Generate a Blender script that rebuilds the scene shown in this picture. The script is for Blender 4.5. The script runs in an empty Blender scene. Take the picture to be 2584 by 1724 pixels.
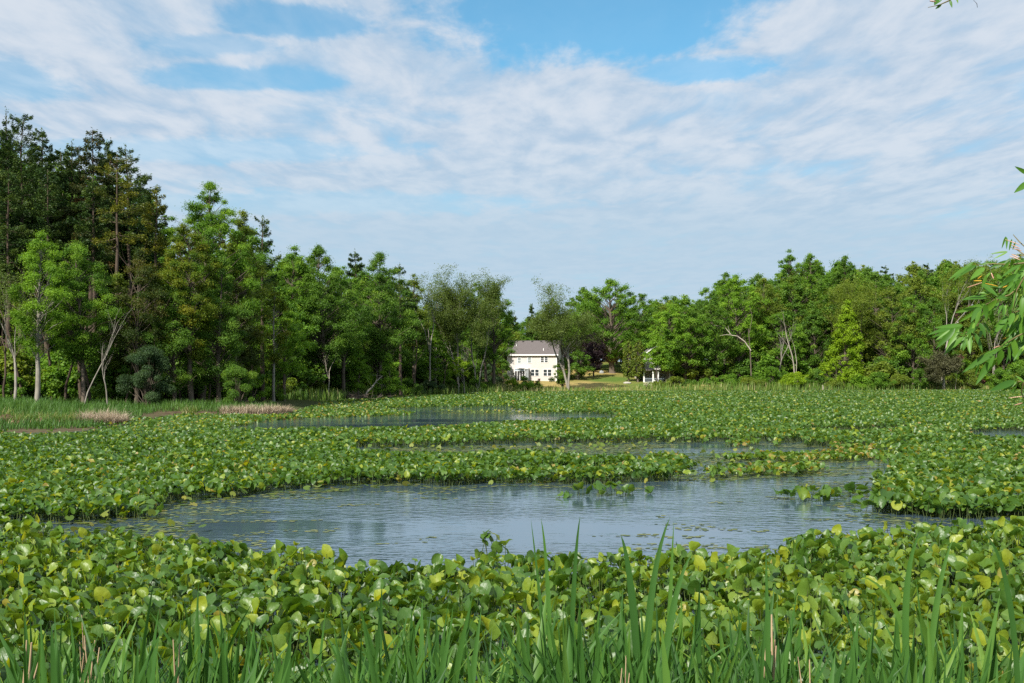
import bpy, math, numpy as np
from mathutils import Vector
PI = math.pi
sc = bpy.context.scene
col = sc.collection
F, CX, HY, CH = 2800.0, 1292.0, 952.0, 3.2          # lens in photo pixels, eye height (m) over the water

# ------------------------------------------------------------------ position helpers
def W(u, v, z=0.0):
    Y = F * (CH - z) / (v - HY)
    return ((u - CX) * Y / F, Y)
def XU(u, Y): return (u - CX) / F * Y
def ZT(v, Y): return CH + (HY - v) / F * Y
KD = 2584 / 2350.0
def D(x, y, z=0.0): return W(x * KD, y * KD, z)

def vnoise(x, y, seed=0):
    x = np.asarray(x, float); y = np.asarray(y, float)
    xi = np.floor(x).astype(np.int64); yi = np.floor(y).astype(np.int64)
    fx = x - xi; fy = y - yi
    fx = fx * fx * (3 - 2 * fx); fy = fy * fy * (3 - 2 * fy)
    def h(a, b):
        n = (a * 374761393 + b * 668265263 + seed * 974634777) & 0xffffffff
        n = ((n ^ (n >> 13)) * 1274126177) & 0xffffffff
        n = n ^ (n >> 16)
        return (n & 0xffff) / 65535.0
    return (h(xi, yi) * (1 - fx) + h(xi + 1, yi) * fx) * (1 - fy) + (h(xi, yi + 1) * (1 - fx) + h(xi + 1, yi + 1) * fx) * fy
def fbm(x, y, seed=0):
    return .55 * vnoise(x, y, seed) + .3 * vnoise(x * 2.1, y * 2.1, seed + 1) + .15 * vnoise(x * 4.3, y * 4.3, seed + 2)

def inside(px, py, poly):
    px = np.asarray(px); py = np.asarray(py)
    r = np.zeros(px.shape, bool)
    n = len(poly)
    for i in range(n):
        x1, y1 = poly[i]; x2, y2 = poly[(i + 1) % n]
        if y1 == y2: continue
        c = ((y1 > py) != (y2 > py)) & (px < (x2 - x1) * (py - y1) / (y2 - y1) + x1)
        r ^= c
    return r
def edge_dist(px, py, poly):
    px = np.asarray(px); py = np.asarray(py)
    d = np.full(px.shape, 1e9)
    n = len(poly)
    for i in range(n):
        x1, y1 = poly[i]; x2, y2 = poly[(i + 1) % n]
        dx, dy = x2 - x1, y2 - y1
        L = dx * dx + dy * dy + 1e-12
        t = np.clip(((px - x1) * dx + (py - y1) * dy) / L, 0, 1)
        d = np.minimum(d, np.hypot(px - x1 - t * dx, py - y1 - t * dy))
    return d

# ------------------------------------------------------------------ the shoreline and the land
SHORE = [(-62, 40), (-48, 58), W(-200, 1104), W(0, 1094), W(180, 1090), W(290, 1080), W(345, 1064), W(450, 1047), W(560, 1049),
         W(690, 1049), W(752, 1036), W(800, 1020), W(850, 1009), W(930, 1003), W(1100, 998), W(1300, 994), W(1500, 992),
         W(1800, 991), W(2200, 989), W(2584, 987), (150, 255), (185, 200), (165, 60), (60, 12), (20, 5.5), (-10, 4.8), (-50, 12)]
def shore_sd(x, y):
    d = edge_dist(x, y, SHORE)
    return np.where(inside(x, y, SHORE), -d, d)
def tz(x, y):
    x = np.asarray(x, float); y = np.asarray(y, float)
    d = shore_sd(x, y)
    out = np.maximum(d, 0)
    flat = np.clip((-x - 12) / 6, 0, 1) * np.clip((100 - y) / 15, 0, 1) * np.clip((y - 45) / 10, 0, 1)
    base = .35 * (1 - np.exp(-out / 1.2)) * (1 - flat) + flat * (.06 * np.clip(out, 0, 1) + .42 * np.clip((out - 6) / 4, 0, 1))
    far = np.clip((y - 150) / 60, 0, 1)
    left = np.clip((-x - 15) / 20, 0, 1) * (1 - far)
    right = np.clip((x - 60) / 60, 0, 1) * far
    rise = far * (np.minimum(out, 110) * .070 + right * np.clip(out - 15, 0, 90) * .06) + left * np.minimum(out, 60) * .026
    near = np.clip((16 - y) / 8, 0, 1)
    rise = rise + near * np.minimum(out, 6) * .22
    bump = (fbm(x * .11, y * .11, 5) - .5) * np.clip(out / 6, 0, 1) * .5
    z = np.where(d > 0, base + rise + bump, -np.minimum(.9, .18 * -np.minimum(d, 0)))
    return z
def gz(x, y): return float(tz(np.array([x]), np.array([y]))[0])

# ------------------------------------------------------------------ mesh building
class Geo:
    def __init__(s): s.v = []; s.f = []; s.n = 0; s.t = []; s.m = []
    def add(s, verts, faces, tint=.5, mat=0):
        verts = np.asarray(verts, np.float32).reshape(-1, 3); faces = np.asarray(faces, np.int32)
        s.v.append(verts); s.f.append(faces + s.n); s.n += len(verts)
        k = len(faces)
        s.t.append(np.broadcast_to(np.asarray(tint, np.float32), (k,)))
        s.m.append(np.full(k, mat, np.int32))
    def mesh(s, name, mats, smooth=False):
        V = np.concatenate(s.v); me = bpy.data.meshes.new(name)
        sizes = np.concatenate([np.full(len(f), f.shape[1], np.int32) for f in s.f])
        loops = np.concatenate([f.ravel() for f in s.f])
        me.vertices.add(len(V)); me.vertices.foreach_set('co', V.ravel())
        me.loops.add(len(loops)); me.loops.foreach_set('vertex_index', loops)
        me.polygons.add(len(sizes))
        st = np.zeros(len(sizes), np.int32); st[1:] = np.cumsum(sizes)[:-1]
        me.polygons.foreach_set('loop_start', st)
        try: me.polygons.foreach_set('loop_total', sizes)
        except Exception: pass
        me.polygons.foreach_set('material_index', np.concatenate(s.m))
        me.polygons.foreach_set('use_smooth', np.full(len(sizes), smooth, bool))
        a = me.attributes.new('tint', 'FLOAT', 'FACE'); a.data.foreach_set('value', np.concatenate(s.t).astype(np.float32))
        me.update(calc_edges=True)
        for m in (mats if isinstance(mats, (list, tuple)) else [mats]): me.materials.append(m)
        return me
    def build(s, name, mats, parent=None, smooth=False):
        o = bpy.data.objects.new(name, s.mesh(name, mats, smooth)); col.objects.link(o)
        if parent is not None: o.parent = parent
        return o
    def box(s, x0, x1, y0, y1, z0, z1, tint=.5, mat=0):
        v = [(x0, y0, z0), (x1, y0, z0), (x1, y1, z0), (x0, y1, z0), (x0, y0, z1), (x1, y0, z1), (x1, y1, z1), (x0, y1, z1)]
        s.add(v, [(0, 3, 2, 1), (4, 5, 6, 7), (0, 1, 5, 4), (1, 2, 6, 5), (2, 3, 7, 6), (3, 0, 4, 7)], tint, mat)
    def tube(s, pts, rad, sides=6, tint=.5, mat=0):
        P = np.asarray(pts, float); n = len(P); R = np.broadcast_to(np.asarray(rad, float), (n,))
        T = np.gradient(P, axis=0); T /= np.linalg.norm(T, axis=1)[:, None] + 1e-9
        ref = np.where(np.abs(T[:, 2:3]) > .9, np.array([[1., 0, 0]]), np.array([[0, 0, 1.]]))
        A = np.cross(T, ref); A /= np.linalg.norm(A, axis=1)[:, None] + 1e-9
        for i in range(1, n):
            if np.dot(A[i], A[i - 1]) < 0: A[i] = -A[i]
        B = np.cross(T, A)
        th = np.arange(sides) * 2 * PI / sides
        V = P[:, None] + R[:, None, None] * (np.cos(th)[None, :, None] * A[:, None] + np.sin(th)[None, :, None] * B[:, None])
        i = np.arange(n - 1)[:, None] * sides; j = np.arange(sides)[None]; k = (j + 1) % sides
        Fc = np.stack([i + j, i + k, i + sides + k, i + sides + j], -1).reshape(-1, 4)
        s.add(V.reshape(-1, 3), Fc, tint, mat)
        s.add(V[-1], [list(range(sides))], tint, mat)

def unit(a): return a / (np.linalg.norm(a, axis=-1, keepdims=True) + 1e-9)
def cards(g, rng, c, n, size, asp=.6, tint=.5, tang=None, mat=0, bend=.12):
    """small pointed leaf faces"""
    N = len(c); n = unit(n)
    t = rng.normal(size=(N, 3)) if tang is None else tang
    t = unit(t - n * np.sum(t * n, 1, keepdims=True)); b = np.cross(n, t)
    s = np.broadcast_to(np.asarray(size, float), (N,))[:, None]
    V = np.stack([c + t * s * .5, c + b * s * asp * .5 + n * s * bend, c - t * s * .5, c - b * s * asp * .5 + n * s * bend], 1)
    g.add(V.reshape(-1, 3), np.arange(4 * N).reshape(N, 4), tint, mat)

def frames(yaw, el, roll):
    ay = np.stack([np.cos(el) * np.cos(yaw), np.cos(el) * np.sin(yaw), np.sin(el)], 1)
    h = np.stack([np.sin(yaw), -np.cos(yaw), np.zeros_like(yaw)], 1)
    nz = np.cross(h, ay)
    ax = h * np.cos(roll)[:, None] + nz * np.sin(roll)[:, None]
    return ax, ay, np.cross(ax, ay)
def stamp(g, T, faces, pos, fr, s, tint, mat=0, zs=1.0):
    ax, ay, az = fr; T = np.asarray(T, float); N = len(pos)
    s = np.broadcast_to(np.asarray(s, float), (N,))[:, None, None]
    V = pos[:, None] + s * (ax[:, None] * T[None, :, 0:1] + ay[:, None] * T[None, :, 1:2] + az[:, None] * T[None, :, 2:3] * zs)
    fc = (np.asarray(faces)[None] + (np.arange(N) * len(T))[:, None, None]).reshape(-1, len(faces[0]))
    g.add(V.reshape(-1, 3), fc, np.repeat(np.broadcast_to(np.asarray(tint), (N,)), len(faces)), mat)

# ------------------------------------------------------------------ tagging
def tag(o, label=None, cat=None, group=None, kind=None):
    if label: o['label'] = label
    if cat: o['category'] = cat
    if group: o['group'] = group
    if kind: o['kind'] = kind
    return o
def empty(name, loc, rz=0):
    o = bpy.data.objects.new(name, None); o.empty_display_size = .3; col.objects.link(o)
    o.location = loc; o.rotation_euler = (0, 0, rz); return o
def copy_tree(o):
    c = o.copy(); col.objects.link(c)
    for ch in list(o.children):
        d = ch.copy(); col.objects.link(d); d.parent = c
    return c

# ------------------------------------------------------------------ materials
def mat(name):
    m = bpy.data.materials.new(name); m.use_nodes = True
    nt = m.node_tree; nt.nodes.clear()
    out = nt.nodes.new('ShaderNodeOutputMaterial')
    def N(t, **kw):
        n = nt.nodes.new(t)
        for k, v in kw.items():
            if k in n.inputs.keys() if hasattr(n.inputs, 'keys') else False: n.inputs[k].default_value = v
            else: setattr(n, k, v)
        return n
    return m, nt, out, N
def c4(c): return (c[0], c[1], c[2], 1)
def set_ramp(r, stops):
    e = r.color_ramp.elements
    while len(e) > 1: e.remove(e[-1])
    e[0].position, e[0].color = stops[0][0], c4(stops[0][1])
    for p, c in stops[1:]:
        x = e.new(p); x.color = c4(c)
def leafmat(name, stops, trans=.46, rough=.5, spec=.3, tcol=(1.3, 1.25, .5), nscale=.35, namt=.35, bump=0):
    m, nt, out, N = mat(name); L = nt.links.new
    at = N('ShaderNodeAttribute'); at.attribute_name = 'tint'
    tc = N('ShaderNodeTexCoord'); no = N('ShaderNodeTexNoise'); no.inputs['Scale'].default_value = nscale; no.inputs['Detail'].default_value = 2
    L(tc.outputs['Object'], no.inputs['Vector'])
    mm = N('ShaderNodeMath', operation='MULTIPLY_ADD'); L(no.outputs['Fac'], mm.inputs[0]); mm.inputs[1].default_value = namt; mm.inputs[2].default_value = -.5 * namt
    ad = N('ShaderNodeMath', operation='ADD'); L(at.outputs['Fac'], ad.inputs[0]); L(mm.outputs[0], ad.inputs[1])
    r = N('ShaderNodeValToRGB'); set_ramp(r, stops); L(ad.outputs[0], r.inputs['Fac'])
    p = N('ShaderNodeBsdfPrincipled'); p.inputs['Roughness'].default_value = rough; p.inputs['Specular IOR Level'].default_value = spec
    L(r.outputs['Color'], p.inputs['Base Color'])
    if bump:
        nb = N('ShaderNodeTexNoise'); nb.inputs['Scale'].default_value = 14; nb.inputs['Detail'].default_value = 2; L(tc.outputs['Object'], nb.inputs['Vector'])
        bp = N('ShaderNodeBump'); bp.inputs['Strength'].default_value = bump; bp.inputs['Distance'].default_value = .03; L(nb.outputs['Fac'], bp.inputs['Height']); L(bp.outputs[0], p.inputs['Normal'])
    tm = N('ShaderNodeMix'); tm.data_type = 'RGBA'; tm.blend_type = 'MULTIPLY'; tm.inputs[0].default_value = 1; L(r.outputs['Color'], tm.inputs[6]); tm.inputs[7].default_value = c4(tcol)
    t = N('ShaderNodeBsdfTranslucent'); L(tm.outputs[2], t.inputs['Color'])
    mx = N('ShaderNodeMixShader'); mx.inputs[0].default_value = trans
    L(p.outputs[0], mx.inputs[1]); L(t.outputs[0], mx.inputs[2]); L(mx.outputs[0], out.inputs['Surface'])
    return m
def solid(name, c1, c2=None, rough=.7, scale=3, spec=.3, bump=0, stretch=(1, 1, 1), metal=0):
    m, nt, out, N = mat(name); L = nt.links.new
    p = N('ShaderNodeBsdfPrincipled'); p.inputs['Roughness'].default_value = rough; p.inputs['Specular IOR Level'].default_value = spec; p.inputs['Metallic'].default_value = metal
    tc = N('ShaderNodeTexCoord'); mp = N('ShaderNodeMapping'); mp.inputs['Scale'].default_value = stretch
    no = N('ShaderNodeTexNoise'); no.inputs['Scale'].default_value = scale; no.inputs['Detail'].default_value = 5; no.inputs['Roughness'].default_value = .65
    L(tc.outputs['Object'], mp.inputs[0]); L(mp.outputs[0], no.inputs['Vector'])
    r = N('ShaderNodeValToRGB'); set_ramp(r, [(.3, c1), (.7, c2 or c1)]); L(no.outputs['Fac'], r.inputs['Fac']); L(r.outputs['Color'], p.inputs['Base Color'])
    if bump:
        b = N('ShaderNodeBump'); b.inputs['Strength'].default_value = bump; b.inputs['Distance'].default_value = .05; L(no.outputs['Fac'], b.inputs['Height']); L(b.outputs[0], p.inputs['Normal'])
    L(p.outputs[0], out.inputs['Surface']); return m

M = {}
M['maple'] = leafmat('maple leaves', [(0, (0.055, 0.134, 0.014)), (.5, (0.123, 0.254, 0.021)), (1, (0.259, 0.407, 0.036))])
M['deep'] = leafmat('deep green leaves', [(0, (0.048, 0.113, 0.014)), (.5, (0.099, 0.207, 0.022)), (1, (0.210, 0.330, 0.034))])
M['fresh'] = leafmat('fresh green leaves', [(0, (0.093, 0.205, 0.016)), (.5, (0.176, 0.328, 0.024)), (1, (0.290, 0.460, 0.039))])
M['bright'] = leafmat('bright lime leaves', [(0, (0.138, 0.246, 0.008)), (.5, (0.218, 0.347, 0.012)), (1, (0.322, 0.437, 0.020))], trans=.4)
M['yellowing'] = leafmat('yellowing leaves', [(0, (0.058, 0.125, 0.009)), (.5, (0.133, 0.200, 0.013)), (1, (0.254, 0.252, 0.019))])
M['rust'] = leafmat('rusty leaves', [(0, (0.037, 0.072, 0.013)), (.5, (0.071, 0.106, 0.016)), (1, (0.133, 0.119, 0.024))])
M['olive'] = leafmat('olive leaves', [(0, (0.080, 0.138, 0.017)), (.5, (0.157, 0.225, 0.024)), (1, (0.262, 0.314, 0.036))])
M['airy'] = leafmat('pale airy leaves', [(0, (0.081, 0.132, 0.027)), (.5, (0.128, 0.186, 0.038)), (1, (0.189, 0.246, 0.054))])
M['bluegreen'] = leafmat('blue green leaves', [(0, (0.032, 0.074, 0.028)), (.5, (0.061, 0.115, 0.045)), (1, (0.105, 0.169, 0.065))])
M['purple'] = leafmat('purple leaves', [(0, (.012, .009, .010)), (.5, (.026, .016, .020)), (1, (.05, .03, .032))], tcol=(1.3, .6, .6))
M['pine'] = leafmat('pine needles', [(0, (0.022, 0.056, 0.013)), (.5, (0.052, 0.102, 0.020)), (1, (0.113, 0.163, 0.029))], trans=.2)
M['spruce'] = leafmat('spruce needles', [(0, (0.021, 0.043, 0.012)), (.5, (0.048, 0.074, 0.018)), (.8, (0.090, 0.101, 0.022)), (1, (0.165, 0.101, 0.035))], trans=.18)
M['goldpine'] = leafmat('gold green needles', [(0, (0.060, 0.088, 0.012)), (.5, (0.135, 0.155, 0.016)), (1, (0.255, 0.243, 0.020))], trans=.25)
M['cedar'] = leafmat('cedar foliage', [(0, (0.053, 0.095, 0.014)), (.5, (0.126, 0.179, 0.019)), (1, (0.221, 0.246, 0.026))], trans=.2)
M['blossom'] = leafmat('white blossom', [(0, (.07, .12, .04)), (.35, (.12, .16, .05)), (.42, (.55, .55, .42)), (1, (.72, .72, .6))])
M['brownvine'] = leafmat('brown hanging twigs', [(0, (0.040, 0.043, 0.018)), (.5, (0.080, 0.081, 0.032)), (1, (0.120, 0.114, 0.054))], trans=.15)
M['bark'] = solid('grey brown bark', (.07, .055, .042), (.16, .13, .10), .9, 3, .1, .5, (1, 1, .25))
M['palebark'] = solid('pale grey bark', (.16, .145, .12), (.34, .31, .26), .85, 2.5, .15, .4, (1, 1, .3))
M['pinebark'] = solid('red brown pine bark', (.045, .034, .026), (.12, .088, .066), .9, 3, .1, .5, (1, 1, .3))
M['deadwood'] = solid('bleached dead wood', (.26, .22, .17), (.46, .41, .33), .8, 2, .2, .3, (1, 1, .3))
M['lily'] = leafmat('lily leaf', [(0, (.028, .076, .012)), (.45, (.064, .142, .021)), (.72, (.11, .195, .027)), (.86, (.20, .275, .026)), (.95, (.27, .31, .03)), (1, (.30, .22, .07))],
                    trans=.36, rough=.42, spec=.52, bump=.4, tcol=(2.5, 2.0, .3), nscale=6, namt=.12)
M['lilyfloat'] = leafmat('floating lily leaf', [(0, (.05, .10, .02)), (.4, (.10, .16, .028)), (.7, (.19, .22, .035)), (1, (.32, .27, .06))], trans=.3, rough=.5, spec=.3, nscale=6, namt=.2)
M['lilystem'] = solid('lily stem', (.05, .09, .02), (.10, .12, .035), .5, 8)
M['cattail'] = leafmat('cattail blade', [(0, (0.026, 0.079, 0.016)), (.5, (0.060, 0.150, 0.029)), (.85, (0.103, 0.207, 0.036)), (1, (0.155, 0.255, 0.040))], trans=.35, rough=.45, spec=.22, tcol=(1.7, 1.6, .45), nscale=3, namt=.25)
M['drystalk'] = solid('dry tan stalk', (.30, .20, .11), (.52, .38, .24), .8, 6, .15, 0, (1, 1, .1))
M['tangrass'] = leafmat('dry tan grass', [(0, (0.225, 0.158, 0.096)), (.5, (0.405, 0.316, 0.216)), (1, (0.562, 0.462, 0.345))], trans=.2, tcol=(1.125, 1.215, 1.148))
M['grass'] = leafmat('tall grass', [(0, (0.031, 0.088, 0.016)), (.5, (0.062, 0.146, 0.022)), (1, (0.123, 0.211, 0.036))], trans=.3)
M['reed'] = leafmat('shore reeds', [(0, (0.062, 0.130, 0.022)), (.5, (0.125, 0.215, 0.033)), (.8, (0.225, 0.260, 0.066)), (1, (0.500, 0.416, 0.220))], trans=.3)
M['scum'] = leafmat('duckweed', [(0, (.05, .075, .03)), (.5, (.10, .13, .04)), (1, (.19, .20, .07))], trans=.0, rough=.6)
M['mud'] = solid('mud tussock', (.07, .045, .028), (.20, .13, .085), .9, 4, .1, .6)
M['willow'] = leafmat('willow leaf', [(0, (0.035, 0.109, 0.013)), (.5, (0.074, 0.190, 0.020)), (.8, (0.131, 0.275, 0.032)), (1, (0.285, 0.390, 0.065))], trans=.38, rough=.45, spec=.35, tcol=(1.6, 1.45, .4), nscale=20, namt=.15)
M['willowtwig'] = solid('willow twig', (.10, .09, .035), (.20, .16, .06), .6, 30)
M['catkin'] = solid('spent catkin', (.33, .15, .09), (.62, .42, .30), .8, 60)
M['catkin_orange'] = solid('orange catkin', (.5, .27, .02), (.62, .4, .04), .8, 60)
def siding(name, c, pitch=.13):
    m, nt, out, N = mat(name); L = nt.links.new
    p = N('ShaderNodeBsdfPrincipled'); p.inputs['Roughness'].default_value = .55; p.inputs['Base Color'].default_value = c4(c)
    tc = N('ShaderNodeTexCoord'); w = N('ShaderNodeTexWave'); w.wave_profile = 'SAW'; w.bands_direction = 'Z'; w.inputs['Scale'].default_value = 1 / pitch / 3.18
    L(tc.outputs['Object'], w.inputs['Vector']); b = N('ShaderNodeBump'); b.inputs['Strength'].default_value = .6; b.inputs['Distance'].default_value = .02
    no = N('ShaderNodeTexNoise'); no.inputs['Scale'].default_value = 1.2; no.inputs['Detail'].default_value = 4; L(tc.outputs['Object'], no.inputs['Vector'])
    r = N('ShaderNodeValToRGB'); set_ramp(r, [(.3, tuple(x * .93 for x in c)), (.7, c)]); L(no.outputs['Fac'], r.inputs[0]); L(r.outputs[0], p.inputs['Base Color'])
    L(w.outputs['Fac'], b.inputs['Height']); L(b.outputs[0], p.inputs['Normal']); L(p.outputs[0], out.inputs['Surface']); return m
M['siding'] = siding('beige siding', (.57, .525, .49))
M['whitesiding'] = siding('white siding', (.74, .71, .66))
M['redsiding'] = siding('red brown siding', (.20, .075, .055))
M['trim'] = solid('white trim', (.80, .79, .77), (.84, .83, .81), .5, 4)
M['shingle'] = solid('grey brown shingles', (.085, .072, .070), (.17, .148, .142), .9, 9, .15, .5)
M['redroof'] = solid('brown roof', (.17, .08, .06), (.24, .12, .09), .9, 9, .15, .5)
M['glass'] = solid('window glass', (.025, .032, .036), (.05, .06, .065), .08, 1, .6)
M['blind'] = solid('window blind', (.16, .19, .19), (.26, .29, .28), .5, 2)
M['dark'] = solid('dark louvre', (.03, .028, .028), (.05, .045, .045), .8)
M['pot'] = solid('dark pot', (.06, .035, .03), (.10, .06, .05), .7)
M['greypanel'] = solid('grey screen frame', (.22, .24, .25), (.30, .31, .31), .5)
M['rail'] = solid('blue grey railing', (.30, .36, .42), (.42, .48, .52), .5)
M['stone'] = solid('pale stone', (.32, .29, .25), (.5, .47, .42), .85, 2, .2, .4)

def ground_mat():
    m, nt, out, N = mat('ground soil and grass'); L = nt.links.new
    p = N('ShaderNodeBsdfPrincipled'); p.inputs['Roughness'].default_value = .95; p.inputs['Specular IOR Level'].default_value = .1
    tc = N('ShaderNodeTexCoord'); at = N('ShaderNodeAttribute'); at.attribute_name = 'lawn'
    n1 = N('ShaderNodeTexNoise'); n1.inputs['Scale'].default_value = .055; n1.inputs['Detail'].default_value = 3
    mp = N('ShaderNodeMapping'); mp.inputs['Scale'].default_value = (1, .45, 1); L(tc.outputs['Object'], mp.inputs[0]); L(mp.outputs[0], n1.inputs['Vector'])
    n2 = N('ShaderNodeTexNoise'); n2.inputs['Scale'].default_value = 2.2; n2.inputs['Detail'].default_value = 6; L(tc.outputs['Object'], n2.inputs['Vector'])
    r1 = N('ShaderNodeValToRGB'); set_ramp(r1, [(.34, (.10, .16, .028)), (.45, (.20, .20, .05)), (.55, (.36, .27, .095))]); L(n1.outputs[0], r1.inputs[0])
    r2 = N('ShaderNodeValToRGB'); set_ramp(r2, [(.3, (.035, .05, .015)), (.55, (.06, .075, .02)), (.75, (.09, .065, .035))]); L(n2.outputs[0], r2.inputs[0])
    mx = N('ShaderNodeMix'); mx.data_type = 'RGBA'; L(at.outputs['Fac'], mx.inputs[0]); L(r2.outputs[0], mx.inputs[6]); L(r1.outputs[0], mx.inputs[7])
    m2 = N('ShaderNodeMix'); m2.data_type = 'RGBA'; m2.blend_type = 'MULTIPLY'; m2.inputs[0].default_value = .6; L(mx.outputs[2], m2.inputs[6])
    r3 = N('ShaderNodeValToRGB'); set_ramp(r3, [(.3, (.6, .6, .6)), (.7, (1.2, 1.2, 1.2))]); L(n2.outputs[0], r3.inputs[0]); L(r3.outputs[0], m2.inputs[7])
    b = N('ShaderNodeBump'); b.inputs['Strength'].default_value = .6; b.inputs['Distance'].default_value = .1; L(n2.outputs[0], b.inputs['Height']); L(b.outputs[0], p.inputs['Normal'])
    am = N('ShaderNodeAttribute'); am.attribute_name = 'mud'; r4 = N('ShaderNodeValToRGB'); set_ramp(r4, [(.35, (.05, .036, .022)), (.5, (.115, .082, .05)), (.62, (.07, .085, .03))]); L(n2.outputs[0], r4.inputs[0])
    m4 = N('ShaderNodeMix'); m4.data_type = 'RGBA'; L(am.outputs['Fac'], m4.inputs[0]); L(m2.outputs[2], m4.inputs[6]); L(r4.outputs[0], m4.inputs[7]); m2 = m4
    L(m2.outputs[2], p.inputs['Base Color']); L(p.outputs[0], out.inputs['Surface']); return m
def water_mat():
    m, nt, out, N = mat('pond water'); L = nt.links.new
    p = N('ShaderNodeBsdfPrincipled'); p.inputs['Base Color'].default_value = (.055, .088, .120, 1); p.inputs['Roughness'].default_value = .05; p.inputs['IOR'].default_value = 1.65
    tc = N('ShaderNodeTexCoord')
    def noise(scale, st, det, rot=0):
        mp = N('ShaderNodeMapping'); mp.inputs['Scale'].default_value = st; mp.inputs['Rotation'].default_value = (0, 0, rot); L(tc.outputs['Object'], mp.inputs[0])
        n = N('ShaderNodeTexNoise'); n.inputs['Scale'].default_value = scale; n.inputs['Detail'].default_value = det; n.inputs['Roughness'].default_value = .5; L(mp.outputs[0], n.inputs['Vector']); return n
    a = noise(2.6, (1, 1.7, 1), 2, .25); c = noise(7.5, (1, 1.5, 1), 2, -.3); g = noise(.15, (.6, 1.6, 1), 2)
    r = N('ShaderNodeValToRGB'); set_ramp(r, [(.38, (.13, .13, .13)), (.60, (1, 1, 1))]); L(g.outputs[0], r.inputs[0])
    s = N('ShaderNodeMath', operation='MULTIPLY_ADD'); L(c.outputs[0], s.inputs[0]); s.inputs[1].default_value = .16; L(a.outputs[0], s.inputs[2])
    h = N('ShaderNodeMath', operation='MULTIPLY'); L(s.outputs[0], h.inputs[0]); L(r.outputs[0], h.inputs[1])
    b = N('ShaderNodeBump'); b.inputs['Strength'].default_value = 1; b.inputs['Distance'].default_value = .022; L(h.outputs[0], b.inputs['Height']); L(b.outputs[0], p.inputs['Normal'])
    L(p.outputs[0], out.inputs['Surface']); return m

# ------------------------------------------------------------------ ground and water
def make_ground():
    xs = np.unique(np.concatenate([np.linspace(-2500, -200, 24), np.linspace(-200, 220, 211), np.linspace(220, 2500, 24)]))
    ys = np.unique(np.concatenate([np.linspace(-300, -10, 12), np.linspace(-10, 120, 131), np.linspace(120, 420, 151), np.linspace(420, 3000, 28)]))
    X, Y = np.meshgrid(xs, ys, indexing='ij'); Z = tz(X.ravel(), Y.ravel())
    nx, ny = len(xs), len(ys)
    i = np.arange(nx - 1)[:, None] * ny; j = np.arange(ny - 1)[None]
    Fc = np.stack([i + j, i + ny + j, i + ny + j + 1, i + j + 1], -1).reshape(-1, 4)
    g = Geo(); g.add(np.stack([X.ravel(), Y.ravel(), Z], 1), Fc)
    o = g.build('ground', ground_mat(), smooth=True); tag(o, 'grassy banks and rising lawn around the pond', kind='structure')
    sd = shore_sd(X.ravel(), Y.ravel())
    u = CX + F * X.ravel() / np.maximum(Y.ravel(), 1)
    lawn = ((Y.ravel() > 200) & (u > 1270) & (u < 1800) | (Y.ravel() > 200) & (u > 2380)).astype(np.float32) * np.clip(sd / 4, 0, 1)
    mud = ((X.ravel() < -12) & (Y.ravel() < 110) & (sd < 7)).astype(np.float32)
    a = o.data.attributes.new('mud', 'FLOAT', 'POINT'); a.data.foreach_set('value', mud)
    a = o.data.attributes.new('lawn', 'FLOAT', 'POINT'); a.data.foreach_set('value', lawn.astype(np.float32))
make_ground()
g = Geo(); g.add([(-90, 2, 0), (230, 2, 0), (230, 290, 0), (-90, 290, 0)], [(0, 1, 2, 3)])
tag(g.build('water', water_mat()), 'rippled open pond water between lily beds', kind='structure')

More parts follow.
